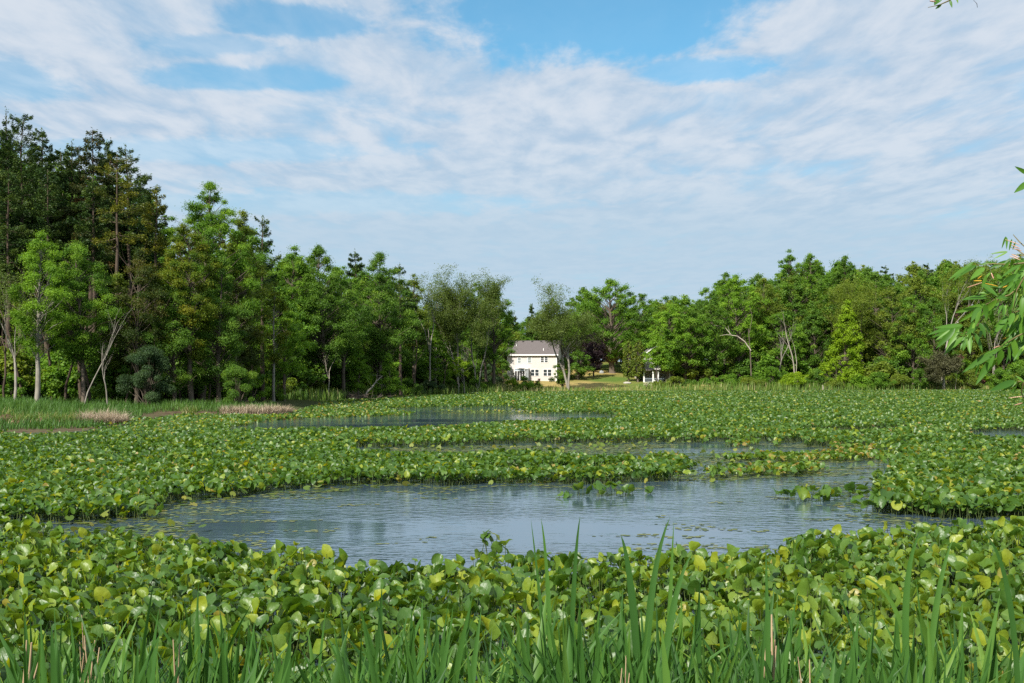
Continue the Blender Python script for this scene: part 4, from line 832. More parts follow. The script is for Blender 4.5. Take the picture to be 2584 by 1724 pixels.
FLOATS = [[D(1125, 1029), D(1300, 1024), D(1500, 1022), D(1560, 1026), D(1400, 1033), D(1200, 1034)], [D(1480, 1052), D(1640, 1048), D(1660, 1040), D(1800, 1046), D(1960, 1040), D(2040, 1052), D(1930, 1062), D(1800, 1062), D(1700, 1060), D(1560, 1064)],
          [D(1000, 1100), D(1200, 1096), D(1480, 1092), D(1700, 1088), D(1820, 1086), D(1880, 1092), D(1760, 1098), D(1560, 1106), D(1300, 1108), D(1100, 1114)], [D(560, 1120), D(760, 1108), D(930, 1098), D(980, 1108), D(820, 1124), D(640, 1140), D(480, 1152)],
          [D(1570, 1098), D(1690, 1088), D(1900, 1078), D(1905, 1092), D(1800, 1096)], [D(1250, 936), D(1400, 934), D(1380, 940), D(1250, 942)], [D(-60, 1204), D(330, 1186), D(420, 1200), D(480, 1240), D(-60, 1240)], [D(1000, 944), D(1240, 944), D(1260, 952), D(1040, 951)], [D(880, 1030), D(1480, 1018), D(1480, 1044), D(880, 1040)], [D(240, 1158), D(420, 1140), D(560, 1130), D(480, 1150), D(390, 1168), D(330, 1186)], [D(2060, 1172), D(2350, 1178), D(2360, 1190), D(2100, 1186)]]
ROWS = [[D(1565, 1096), D(1600, 1086), D(1690, 1086), D(1780, 1074), D(1890, 1070), D(1900, 1086), D(1800, 1092), D(1700, 1098)], [D(1100, 1096), D(1230, 1090), D(1490, 1070), D(1500, 1052), D(1545, 1058), D(1530, 1080), D(1400, 1096), D(1200, 1104)], [D(1560, 1014), D(1590, 1013), D(1600, 1018), D(1570, 1019)], [D(1690, 1020), D(1760, 1020), D(1760, 1026), D(1690, 1026)], [D(1640, 1052), D(1780, 1050), D(1960, 1046), D(2050, 1052), D(1960, 1060), D(1760, 1060)], [D(1900, 1030), D(2060, 1034), D(2070, 1042), D(1920, 1040)]]
def warp(x, y, s=1.0):
    k = np.clip(y / 40, .35, 2.2) * s
    return x + (fbm(x * .9 / k, y * .9 / k, 51) - .5) * 2.2 * k, y + (fbm(x * .9 / k, y * .9 / k, 57) - .5) * 2.2 * k
def in_any(x, y, polys):
    r = np.zeros(len(x), bool)
    for p in polys: r |= inside(x, y, p)
    return r
def bed(x, y):
    wx_, wy_ = warp(x, y); sd = shore_sd(x, y)
    ok = (sd < -.4) & ~in_any(wx_, wy_, OPEN) | (sd >= -.4) & (sd < 4.5) & (x < -16) & (y > 50) & (y < 85) & (fbm(x * .7, y * .7, 44) > .36)
    rows = in_any(wx_, wy_, ROWS)
    mud = inside(x, y, [W(-150, 1106), W(-150, 1040), W(150, 1040), W(300, 1050), W(330, 1076), W(200, 1098)]) & (fbm(x * .5, y * .5, 8) > .42)
    return (ok & ~mud) | rows
# leaf patterns
o_ = [(0, 0), (.13, -.23), (.30, -.24), (.43, -.04), (.46, .2), (.385, .48), (.22, .72), (0, .86)]
mids = [(0, .0), (0, .30), (0, .58)]
def zleaf(x, y, fold=.42, cup=.22): return fold * abs(x) ** 1.25 - cup * max(y, 0) ** 2 + .05 * math.sin(9 * y) * abs(x) * 2
def leaf_hi(fold, cup, wave=0):
    V = []; Fc = []
    for s in (1, -1):
        b = len(V); V += [(x * s, y, zleaf(x, y, fold, cup) + wave * math.sin(7 * y + 2 * s) * abs(x)) for x, y in o_[1:7]]
        # 0..5 outline
        m0, m1, m2, tp = 12, 13, 14, 15
        tri = [(m0, b, b + 1), (m0, b + 1, b + 2), (m0, b + 2, m1), (m1, b + 2, b + 3), (m1, b + 3, b + 4), (m1, b + 4, m2), (m2, b + 4, b + 5), (m2, b + 5, tp)]
        Fc += tri if s == 1 else [t[::-1] for t in tri]
    V += [(x, y, zleaf(x, y, fold, cup)) for x, y in mids] + [(0, .86, zleaf(0, .86, fold, cup))]
    return np.array(V) - np.array([0, .2, 0]), Fc
HI = [leaf_hi(.42, .22), leaf_hi(1.6, -.1, .2), leaf_hi(.05, .55, .35), leaf_hi(.6, -.35, .3), leaf_hi(-.5, .5, .25), leaf_hi(.75, .1, .15), leaf_hi(.2, .4, .25), leaf_hi(-.25, .3, .1), leaf_hi(1.15, .15)]
LO = np.array([(0, -.2, 0), (.42, .05, .16), (.30, .5, .05), (0, .7, -.12), (-.30, .5, .05), (-.42, .05, .16)]); LOF = [(0, 1, 2, 3), (0, 3, 4, 5)]
FL = np.array([(0, 0, 0), (.14, -.25, .01), (.36, -.16, .03), (.46, .15, .02), (.30, .5, .0), (0, .66, .0), (-.30, .5, .0), (-.46, .15, .02), (-.36, -.16, .03), (-.14, -.25, .01)]); FLF = [(0, 1, 2, 3), (0, 3, 4, 5), (0, 5, 6, 7), (0, 7, 8, 9)]
def ltint(rng, n, base=.45):
    t = base + rng.normal(0, .16, n); y = rng.random(n); t = np.where(y < .09, rng.uniform(.76, .92, n), t); t = np.where(y < .004, rng.uniform(.96, 1, n), np.minimum(t, .93)); return np.clip(t, .02, 1)
def leaves_at(g, rng, P, s, hi=True, el=(.62, .5), tint=None, roll=.5):
    n = len(P); yaw = rng.uniform(0, 2 * PI, n); e = np.clip(rng.normal(el[0], el[1], n), -1.1, 1.35); e *= np.where(rng.random(n) < .25, -1, 1)
    fr = frames(yaw, e, rng.normal(0, roll, n)); tint = ltint(rng, n) if tint is None else tint
    if hi:
        w = rng.integers(0, len(HI), n)
        for k, (T_, f) in enumerate(HI):
            q = w == k
            if q.any(): stamp(g, T_, f, P[q], tuple(a[q] for a in fr), s[q], tint[q])
    else: stamp(g, LO, LOF, P, fr, s, tint)
def stems(g, rng, P, r=.006, mat=1):
    n = len(P)
    if not n: return
    base = P * np.array([1, 1, 0]) + np.column_stack([rng.normal(0, .06, (n, 2)), np.full(n, -.05)]); th = np.arange(3) * 2 * PI / 3; ring = np.stack([np.cos(th), np.sin(th), 0 * th], 1) * r
    V = np.concatenate([base[:, None] + ring[None] * 1.3, P[:, None] + ring[None]], 1); q = np.array([(i, (i + 1) % 3, 3 + (i + 1) % 3, 3 + i) for i in range(3)])
    g.add(V.reshape(-1, 3), (q[None] + (np.arange(n) * 6)[:, None, None]).reshape(-1, 4), .5, mat)

# near plants: each one an object, from a dozen grown forms
forms = []
for k in range(12):
    rng = np.random.default_rng(300 + k); n = int(rng.integers(54, 68)); g = Geo(); yel = (k % 3 == 2)
    rad = np.sqrt(rng.random(n)) * .50; ph = rng.uniform(0, 2 * PI, n)
    P = np.column_stack([np.cos(ph) * rad, np.sin(ph) * rad, (.16 + .30 * rng.random(n)) * (1.08 - .5 * rad)])
    leaves_at(g, rng, P, rng.uniform(.075, .20, n) ** 1.0, True, (.74, .52), ltint(rng, n, .60 if yel else .42)); stems(g, rng, P, .0045)
    forms.append(g.mesh('lily_plant', [M['lily'], M['lilystem']], True))
rng = np.random.default_rng(77)
cand = []
for i in range(60000):
    Y = 8.2 + 16 * rng.random(); X = rng.uniform(-1, 1) * (.485 * Y + .6); cand.append((X, Y))
cand = np.array(cand); cand = cand[bed(cand[:, 0], cand[:, 1]) & ((cand[:, 1] < 19) | (cand[:, 0] > -30))]
wx_, wy_ = cand[:, 0], cand[:, 1]
front = wy_ < np.where(wx_ < 0, 21.5, 24)
cand = cand[front]; cand = cand[np.argsort(cand[:, 1], kind='stable')] if False else cand
chosen = []; cell = {}
for x, y in cand:
    k = (int(x // .62), int(y // .62)); bad = False
    for a in (-1, 0, 1):
        for b in (-1, 0, 1):
            for (p, q) in cell.get((k[0] + a, k[1] + b), ()):
                if (p - x) ** 2 + (q - y) ** 2 < .62 ** 2: bad = True
    if not bad: cell.setdefault(k, []).append((x, y)); chosen.append((x, y))
chosen.sort(key=lambda p: p[1])
NPL = 292
for i, (x, y) in enumerate(chosen[:NPL]):
    ky = int(rng.integers(len(forms))); ky = (ky // 3) * 3 + 2 if (rng.random() < .25 + .35 * (x > 1)) else ky
    o = bpy.data.objects.new('lily_plant', forms[ky]); col.objects.link(o)
    o.location = (x, y, 0); o.rotation_euler = (0, 0, rng.uniform(0, 6.28)); s = rng.uniform(.85, 1.15); o.scale = (s, s, s * rng.uniform(.85, 1.25))
    tag(o, 'glossy broad leaved pond lily plant in the dense bed nearest the camera', 'water plant', 'pond lily plants in the nearest bed')
ymax = chosen[min(NPL, len(chosen)) - 1][1]; print('near plants', len(chosen), 'up to', ymax)

# the rest of the beds: ground cover nobody could count
rng = np.random.default_rng(78); g = Geo()
def scatter(Y0, Y1, dens, margin=4):
    n = int(dens * (Y1 - Y0) * 2 * (.4615 * (Y0 + Y1) / 2 + margin)); Y = np.sqrt(rng.uniform(Y0 ** 2, Y1 ** 2, n)); X = rng.uniform(-1, 1, n) * (.4615 * Y + margin); return X, Y
for (Y0, Y1, dens, s0, s1, hi, hh) in ((8, 27, 105, .105, .195, True, .36), (27, 46, 72, .13, .225, True, .38), (46, 75, 38, .18, .27, False, .40), (75, 125, 20, .23, .33, False, .36), (125, 262, 10, .31, .46, False, .34)):
    X, Y = scatter(Y0, Y1, dens); k = bed(X, Y) & ~((Y < ymax + .3) & (np.abs(X) < .485 * Y + .6) & (Y > 8.2))
    X, Y = X[k], Y[k]; n = len(X); nz = fbm(X * .35, Y * .35, 71); nl = fbm(X * .06, Y * .12, 73)
    Z = hh * (.45 + .75 * nz) * rng.uniform(.45, 1.15, n); P = np.column_stack([X, Y, Z + .03])
    sdl = shore_sd(X, Y); lowz = np.where(X < -8, np.clip((-sdl - 1) / 12, .30, 1), 1); P[:, 2] *= lowz; kk = rng.random(n) < np.clip(lowz * 1.5, .3, 1)
    rows = in_any(*warp(X, Y), ROWS)
    t = ltint(rng, n, .42) + (nl - .5) * .25 + rows * .12 + (Y0 > 20) * .06
    kk &= ~(rows & (rng.random(n) < .45)); P[:, 2] *= np.where(rows, .62, 1.0); t = np.where((P[:, 2] < .2) & (rng.random(n) < .05), .99, t)
    P, t, n = P[kk], t[kk], int(kk.sum())
    leaves_at(g, rng, P, rng.uniform(s0, s1, n), hi, tint=np.clip(t, .02, 1))
    if Y1 <= 75:
        q = rng.random(n) < .5; stems(g, rng, P[q], .007 if Y1 < 50 else .010)
    print('bed', Y0, n)
tag(g.build('lily_beds', [M['lily'], M['lilystem']], smooth=True), 'wide beds of pond lilies covering the water', 'water plants', kind='stuff')
# pads lying flat on the water
g = Geo(); X, Y = scatter(18, 130, 16)
wx_, wy_ = warp(X, Y, .6); fl = in_any(wx_, wy_, FLOATS); e = np.minimum.reduce([edge_dist(X, Y, p) for p in OPEN[:3]]); op = in_any(X, Y, OPEN[:3])
k = (fl | (op & (e < .8) & (rng.random(len(X)) < .35)) | (inside(X, Y, CHAN) & (fbm(X * .4, Y * .4, 91) > .58))) & (shore_sd(X, Y) < -.5) & (rng.random(len(X)) < .8)
X, Y = X[k], Y[k]; n = len(X); up = rng.random(n) < .22
P = np.column_stack([X, Y, np.where(up, rng.uniform(.06, .2, n), .012 + rng.random(n) * .01)])
fr = frames(rng.uniform(0, 6.28, n), np.where(up, rng.normal(.3, .5, n), rng.normal(0, .02, n)), np.where(up, rng.normal(0, .4, n), rng.normal(0, .02, n)))
stamp(g, FL, FLF, P, fr, rng.uniform(.12, .25, n), np.clip(.45 + rng.normal(0, .22, n), 0, 1))
tag(g.build('floating_pads', M['lilyfloat'], smooth=True), 'yellowish lily pads floating flat on open water', 'lily pads', kind='stuff')
# duckweed flecks
g = Geo(); X, Y = scatter(17, 70, 60); e = np.minimum.reduce([edge_dist(X, Y, p) for p in OPEN[:2]]); op = in_any(X, Y, OPEN[:2])
fl = in_any(X, Y, FLOATS); nz = fbm(X * .55, Y * 1.3, 33)
k = op & ((nz > np.where(Y < 25, .44, .52) + .07 * e) | (fl & (nz > .36))) ; X, Y = X[k], Y[k]; n = len(X)
hexv = np.array([(math.cos(a), math.sin(a), 0) for a in np.arange(6) * PI / 3]); fr = frames(rng.uniform(0, 6.28, n), np.zeros(n), np.zeros(n))
stamp(g, hexv, [(0, 1, 2, 3, 4, 5)], np.column_stack([X, Y, .004 + rng.random(n) * .006]), fr, rng.uniform(.012, .06, n) * (1 + Y / 60), rng.random(n))
tag(g.build('duckweed', M['scum']), 'pale green duckweed flecks along the water edges', 'duckweed', kind='stuff')
print('duckweed', n)

# lone plants standing in the open water
def lone(u, v, n, r, h, label, seed, smax=.3, name='lily_plant', extra=None):
    rng = np.random.default_rng(seed); X, Y = W(u, v); g = Geo(); rad = np.sqrt(rng.random(n)) * r; ph = rng.uniform(0, 6.28, n)
    P = np.column_stack([np.cos(ph) * rad, np.sin(ph) * rad * .6, h * rng.uniform(.25, 1, n)]); leaves_at(g, rng, P, rng.uniform(.2, smax, n), True, (.5, .4), tint=np.clip(.55 + rng.normal(0, .2, n), 0, .93)); stems(g, rng, P, .007)
    o = g.build(name, [M['lily'], M['lilystem']], smooth=True); o.location = (X, Y, 0); tag(o, label, 'water plant')
    return o
lone(1520, 1252, 16, .75, .34, 'lily clump with a tall upright browned leaf alone in the open water', 1, .36)
lone(1425, 1256, 4, .3, .12, 'few low leaves floating just west of the lone water clump', 2)
lone(1580, 1248, 5, .35, .18, 'small lily sprig just east of the lone water clump', 3)
lone(1628, 1246, 2, .12, .1, 'pair of tiny leaves furthest out in the open water', 4)
lone(2035, 1262, 26, .8, .30, 'dark lily clump with reflection near the eastern bed', 5)
lone(2140, 1256, 12, .55, .26, 'sparse lily clump with flat spread leaves by the eastern bed', 6)
lone(2165, 1290, 3, .15, .2, 'single drooping rounded leaf over still water by the eastern bed', 7)
lone(2262, 1296, 22, .7, .5, 'tall leafy lily clump at the tip of the eastern bed', 8, .34)
lone(2400, 1300, 30, 1.1, .48, 'row of big upright lily leaves fronting the eastern bed', 9, .36)
lone(2530, 1300, 30, 1.1, .46, 'big lily leaves fronting the eastern bed beside the photo edge', 10, .36)
lone(330, 1308, 22, .7, .42, 'lily clump at the tip of the western bed over dark water', 11, .32)
lone(1240, 1416, 9, .28, .46, 'tall lily sprig poking above the near bed in mid frame', 12, .24)

# ------------------------------------------------------------------ cattails in the foreground
def cat_blade(g, p, H, w, yaw, bend, twist, tint, tipdroop=0, lin=(0, 0)):
    n = 12; t = np.linspace(0, 1, n); d = np.array([math.cos(yaw), math.sin(yaw), 0]); 
    c = np.array(p)[None] + np.array([0, 0, 1]) * (H * (t - .35 * abs(bend) * t ** 2 - tipdroop * np.clip(t - .6, 0, 1) ** 2 * 3))[:, None] + d * (H * (bend * t ** 2.3 + tipdroop * np.clip(t - .6, 0, 1) ** 1.5))[:, None]
    c = c + np.array([lin[0], lin[1], 0])[None] * (H * t)[:, None]
    a = yaw + PI / 2 + twist * t; s = np.stack([np.cos(a), np.sin(a), 0 * t], 1); nn = np.stack([-np.sin(a), np.cos(a), 0 * t], 1)
    ww = w * .5 * np.clip((1 - t) * 3.2, 0, 1) ** .8 * (.75 + .25 * np.clip(t * 4, 0, 1))
    V = np.stack([c - s * ww[:, None], c + nn * (ww * .38)[:, None], c + s * ww[:, None]], 1)
    i = np.arange(n - 1)[:, None] * 3; Fc = np.concatenate([np.stack([i + 0, i + 1, i + 4, i + 3], -1), np.stack([i + 1, i + 2, i + 5, i + 4], -1)], 1).reshape(-1, 4)
    g.add(V.reshape(-1, 3), Fc, tint)
def cat_form(seed, n, H, spread=.15, w=.056):
    rng = np.random.default_rng(seed); g = Geo()
    for k in range(n):
        cat_blade(g, (rng.normal(0, spread), rng.normal(0, spread), -.1), H * rng.uniform(.74, 1.03), w * rng.uniform(.6, 1.25), rng.uniform(0, 2 * PI), abs(rng.normal(.46, .38)), rng.normal(0, 1.5), float(np.clip(rng.normal(.45, .26), 0, 1)), rng.uniform(.15, .4) if rng.random() < .14 else 0, rng.normal(0, .13, 2))
    return g.mesh('cattail', M['cattail'], True)
cforms = [cat_form(500 + k, 9 + k % 4, 1.0) for k in range(12)]
rng = np.random.default_rng(88)
def cattail(u, Y, vt, k=None, label=None, group='cattails along the near bank', sxy=None, rz=None):
    H = ZT(vt, Y) - 0; o = bpy.data.objects.new('cattail', cforms[rng.integers(len(cforms)) if k is None else k]); col.objects.link(o)
    o.location = (XU(u, Y), Y, 0); s = sxy or rng.uniform(.9, 1.25); o.scale = (s, s, H); o.rotation_euler = (rng.normal(0, .07), rng.normal(0, .10), rng.uniform(0, 6.28) if rz is None else rz)
    tag(o, label or 'green cattail clump of slim blades along the near bank', 'cattail', group)
for (u, Y, vt, lab) in ((1405, 7.6, 1335, 'tall dark cattail clump left of centre poking over the pond water'), (1440, 8.2, 1350, None), (1455, 7.2, 1420, None), (1620, 7.4, 1400, None), (1665, 8.4, 1370, None), (1500, 7.0, 1500, None), (1560, 7.4, 1440, None), (1770, 7.8, 1375, None), (1890, 8.0, 1410, None), (1940, 7.4, 1440, None), (2310, 8.2, 1345, 'tall cattail clump standing before the yellowest lilies'), (2340, 7.2, 1390, None), (2440, 7.0, 1500, None), (2560, 6.6, 1400, None), (2500, 7.8, 1520, None),
                        (105, 8.0, 1490, None), (60, 7.2, 1520, None), (330, 8.2, 1440, None), (300, 7.2, 1520, None), (420, 7.0, 1490, None), (480, 8.2, 1510, None), (550, 7.6, 1480, None), (580, 8.4, 1530, None), (930, 7.8, 1460, None), (985, 7.2, 1470, None), (1050, 8.0, 1480, None), (1090, 7.2, 1440, None), (1160, 8.2, 1500, None), (1230, 7.4, 1520, None), (840, 7.4, 1545, None), (1300, 7.2, 1540, None), (665, 8.0, 1520, None)):
    cattail(u, Y, vt, label=lab, group=None if lab else 'cattails along the near bank')
for i in range(16):
    cattail(rng.uniform(1360, 2560), rng.uniform(6.4, 8.4), rng.uniform(1320, 1420))
for (u, vt) in ((1375, 1400), (1400, 1360), (1425, 1430), (1450, 1395), (1478, 1450), (1515, 1440), (1545, 1410), (1585, 1455), (1612, 1420), (1645, 1375), (1668, 1350), (1690, 1400), (1712, 1430), (1560, 1470)):
    cattail(u, rng.uniform(6.9, 7.9), vt, sxy=rng.uniform(1.15, 1.45))
for i in range(216):
    u = rng.uniform(-40, 2630); Y = rng.uniform(5.9, 8.8); dip = 70 if 610 < u < 830 else 0
    cattail(u, Y, (1345 + 220 * rng.random() ** .75) + dip * 1.4 + 150 * (float(fbm(np.array([u / 170.]), np.array([.5]), 3)[0]) - .5))
# the single broad blades that stand out
def blade_thing(label, base_u, Y, tip, w, bend_dir, mid=None, tint=.5, name='cattail'):
    g = Geo(); bx = XU(base_u, Y); tx, tzz = XU(tip[0], Y), ZT(tip[1], Y); n = 14; t = np.linspace(0, 1, n)
    mx_, mz = (XU(mid[0], Y) - bx, ZT(mid[1], Y)) if mid else ((tx - bx) * .35, tzz * .55)
    c = np.column_stack([2 * t * (1 - t) * mx_ + t * t * (tx - bx), .12 * bend_dir * t ** 2, 2 * t * (1 - t) * mz + t * t * tzz])
    T_ = np.gradient(c, axis=0); T_ = unit(T_); s = unit(np.cross(T_, [0.25, 1, 0])); nn = np.cross(s, T_); ww = w * .5 * np.clip((1 - t) * 2.6, 0, 1) ** .8
    V = np.stack([c - s * ww[:, None], c + nn * (ww * .4)[:, None], c + s * ww[:, None]], 1); i = np.arange(n - 1)[:, None] * 3
    Fc = np.concatenate([np.stack([i, i + 1, i + 4, i + 3], -1), np.stack([i + 1, i + 2, i + 5, i + 4], -1)], 1).reshape(-1, 4); g.add(V.reshape(-1, 3), Fc, tint)
    o = g.build(name, M['cattail'], smooth=True); o.location = (bx, Y, 0); tag(o, label, 'cattail')
R8 = lambda x, y: (1300 + x * .5464, 1270 + y * .5464)
blade_thing('broad cattail blade curving to the right to the highest tip over the pond', 1630, 7.5, R8(722, 66), 0.048, .5, R8(560, 420), .3)
blade_thing('light upright cattail blade whose tip meets the curving broad blade', 1672, 7.4, R8(727, 72), 0.039, -.5, None, .7)
blade_thing('dark broad cattail blade arching left beside the curving broad blade', 1630, 7.6, R8(490, 150), 0.051, .4, R8(560, 300), .15)
blade_thing('wide cattail blade bending right past the tall pair', 1640, 7.3, R8(825, 232), 0.045, .3, R8(670, 420), .45)
blade_thing('slim cattail blade tilted left at the western tall clump', 1408, 7.8, R8(72, 68), 0.030, .3, None, .3)
blade_thing('slim upright cattail blade over the water in the western tall clump', 1396, 7.7, R8(118, 64), 0.030, -.3, R8(170, 320), .6)
blade_thing('dark upright cattail blade tallest in the western tall clump', 1432, 7.7, R8(300, 52), 0.033, -.2, R8(255, 320), .2)
blade_thing('cattail blade arching right over the yellowest lilies', 2320, 7.6, R8(2036, 158), 0.042, .3, R8(1900, 420), .6)
blade_thing('cattail blade leaning left over the yellowest lilies', 2325, 7.7, R8(1866, 130), 0.045, -.3, R8(1730, 330), .5)
blade_thing('bent cattail blade lying almost level over the lilies', 2330, 7.9, R8(1592, 340), 0.033, .2, R8(1880, 370), .75)
blade_thing('dark cattail blade bowing out of the frame at the east edge', 2570, 6.8, R8(2170, 140), 0.033, .2, R8(2370, 280), .2)
blade_thing('tall cattail blade rising alone past the seed stalk', 1945, 7.4, R8(1160, 170), 0.036, .2, None, .4)
# dry stalks
for k, (u, Y, vt, w) in enumerate(((1945, 7.6, 1540, .03), (1952, 7.5, 1560, .022), (2045, 7.2, 1630, .02), (70, 7.4, 1575, .022), (60, 7.3, 1610, .03), (232, 7.6, 1545, .02), (200, 7.9, 1550, .014), (448, 7.5, 1600, .02), (1572, 6.8, 1600, .016))):
    g = Geo(); H = ZT(vt, Y); rr = np.random.default_rng(k)
    for j in range(3):
        a = rr.normal(0, .05, 2); g.tube([(a[0], a[1], -.05), (a[0] * .6 + rr.normal(0, .015), a[1], H * .5), (rr.normal(0, .03), rr.normal(0, .02), H * rr.uniform(.8, 1))], [w * .45, w * .42, w * .2], 5)
    o = g.build('dry_stalk', M['drystalk'], smooth=True); o.location = (XU(u, Y), Y, 0); tag(o, 'dry tan cattail stalk standing among green blades', 'dry stalk', 'dry stalks among the cattails')

# ------------------------------------------------------------------ the willow reaching in from the east side
YW = 3.25
A = lambda x, y: (2284 + x * .2933, 580 + y * .2933)
B = lambda x, y: (2284 + x * .3188, y * .3188)
def PW(p, dy=0.0): Y = YW + dy; return np.array([XU(p[0], Y), Y, ZT(p[1], Y)])
wr = empty('willow_tree', (2.75, 3.5, gz(2.75, 3.5))); tag(wr, 'willow reaching in from the side with hanging twigs of long leaves', 'tree')
off = np.array(wr.location)
tg = Geo(); tg.tube(np.array([(2.75, 3.5, gz(2.75, 3.5) - .3), (2.72, 3.5, 1.8), (2.6, 3.45, 2.7), (2.62, 3.5, 3.6), (2.7, 3.5, 4.8)]) - off, [.17, .13, .11, .09, .05], 9); tg.build('trunk', M['bark'], wr, smooth=True)
rng = np.random.default_rng(9)
lg = Geo(); bg = Geo(); kg = Geo(); og = Geo()
def wleaf(b, t, w=.155, tint=None, dy=None):
    d0 = rng.uniform(-.12, .12) if dy is None else dy; p0 = PW(b, d0); p1 = PW(t, d0 + rng.uniform(-.03, .03)); ax = p1 - p0; L = np.linalg.norm(ax); ax /= L
    n = 9; s = np.linspace(0, 1, n); view = unit(np.array([-.2, -1., .45]) + rng.normal(0, .42, 3)); side = unit(np.cross(ax, view)); nn = np.cross(side, ax)
    prof = np.sin(PI * np.clip(s, 0, 1) ** .72) ** .9 * w * L * .5 + .0004
    sag = -(.10 * L * rng.uniform(-.3, 1)) * (s - .5) ** 2 * 2
    c = p0 + ax * (L * s)[:, None] + nn * (.07 * L * np.sin(PI * s) * rng.uniform(-1, 1))[:, None]
    V = np.stack([c - side * prof[:, None] + nn * (prof * .35)[:, None], c, c + side * prof[:, None] + nn * (prof * .35)[:, None]], 1) - off
    i = np.arange(n - 1)[:, None] * 3; Fc = np.concatenate([np.stack([i, i + 1, i + 4, i + 3], -1), np.stack([i + 1, i + 2, i + 5, i + 4], -1)], 1).reshape(-1, 4)
    lg.add(V.reshape(-1, 3), Fc, np.clip(rng.normal(.5, .2), 0, .9) if tint is None else tint)
def twig(pts, r0, r1, dy=0.0, f=A): P = np.array([PW(f(*p), dy + .02 * i) for i, p in enumerate(pts)]) - off; b_ = Geo(); b_.tube(P, np.linspace(r0, r1, len(P)), 6); b_.build('branch', M['willowtwig'], wr, smooth=True)
def catkin(a, b, geo, f=A, w=.0026):
    p0, p1 = PW(f(*a), .0), PW(f(*b), .02); n = 26; s = np.linspace(0, 1, n); c = p0 + (p1 - p0) * s[:, None] - off; k_ = Geo(); k_.tube(c, w * (.55 + .45 * np.sin(s * 60)) * np.sin(PI * np.clip(s * .9 + .08, 0, 1)) ** .4, 6); k_.build('catkin', M['catkin'] if geo is kg else M['catkin_orange'], wr, smooth=True)
twig([(1300, 240), (1023, 285), (900, 300), (760, 292), (610, 305)], .0035, .001)
twig([(1300, 330), (1023, 460), (900, 560), (800, 592), (690, 645), (600, 690)], .0035, .001, .05)
twig([(800, 592), (720, 700), (640, 800), (590, 858), (480, 905), (440, 910)], .0025, .001, .07)
twig([(1300, 760), (1100, 850), (960, 920), (880, 968), (800, 1022)], .0035, .0012, -.05)
twig([(1300, 1240), (1023, 1300), (940, 1310)], .003, .001, .02); twig([(1023, 1300), (1000, 1400), (1023, 1450)], .002, .001, .02)
twig([(1300, 300), (1040, 380), (960, 520), (930, 700), (905, 740)], .003, .001, -.06)
twig([(1300, 100), (1023, 140), (985, 105), (930, 42)], .003, .001); twig([(1200, 230), (1023, 225), (915, 212)], .0028, .001, .03); twig([(1023, 215), (960, 170), (905, 150)], .002, .0008, .03)
twig([(1300, 560), (1023, 680), (935, 715), (880, 760)], .003, .001, .03)
twig([(1400, -330), (420, -60), (350, 5), (270, 40), (180, 60)], .0035, .0008, 0, B); twig([(1000, -200), (540, 0), (568, 30), (572, 60)], .0012, .0006, 0, B); twig([(1400, 1250), (1000, 1400), (930, 1345)], .003, .001, 0, B); twig([(1400, 1350), (1000, 1420), (950, 1455)], .003, .001, 0, B)
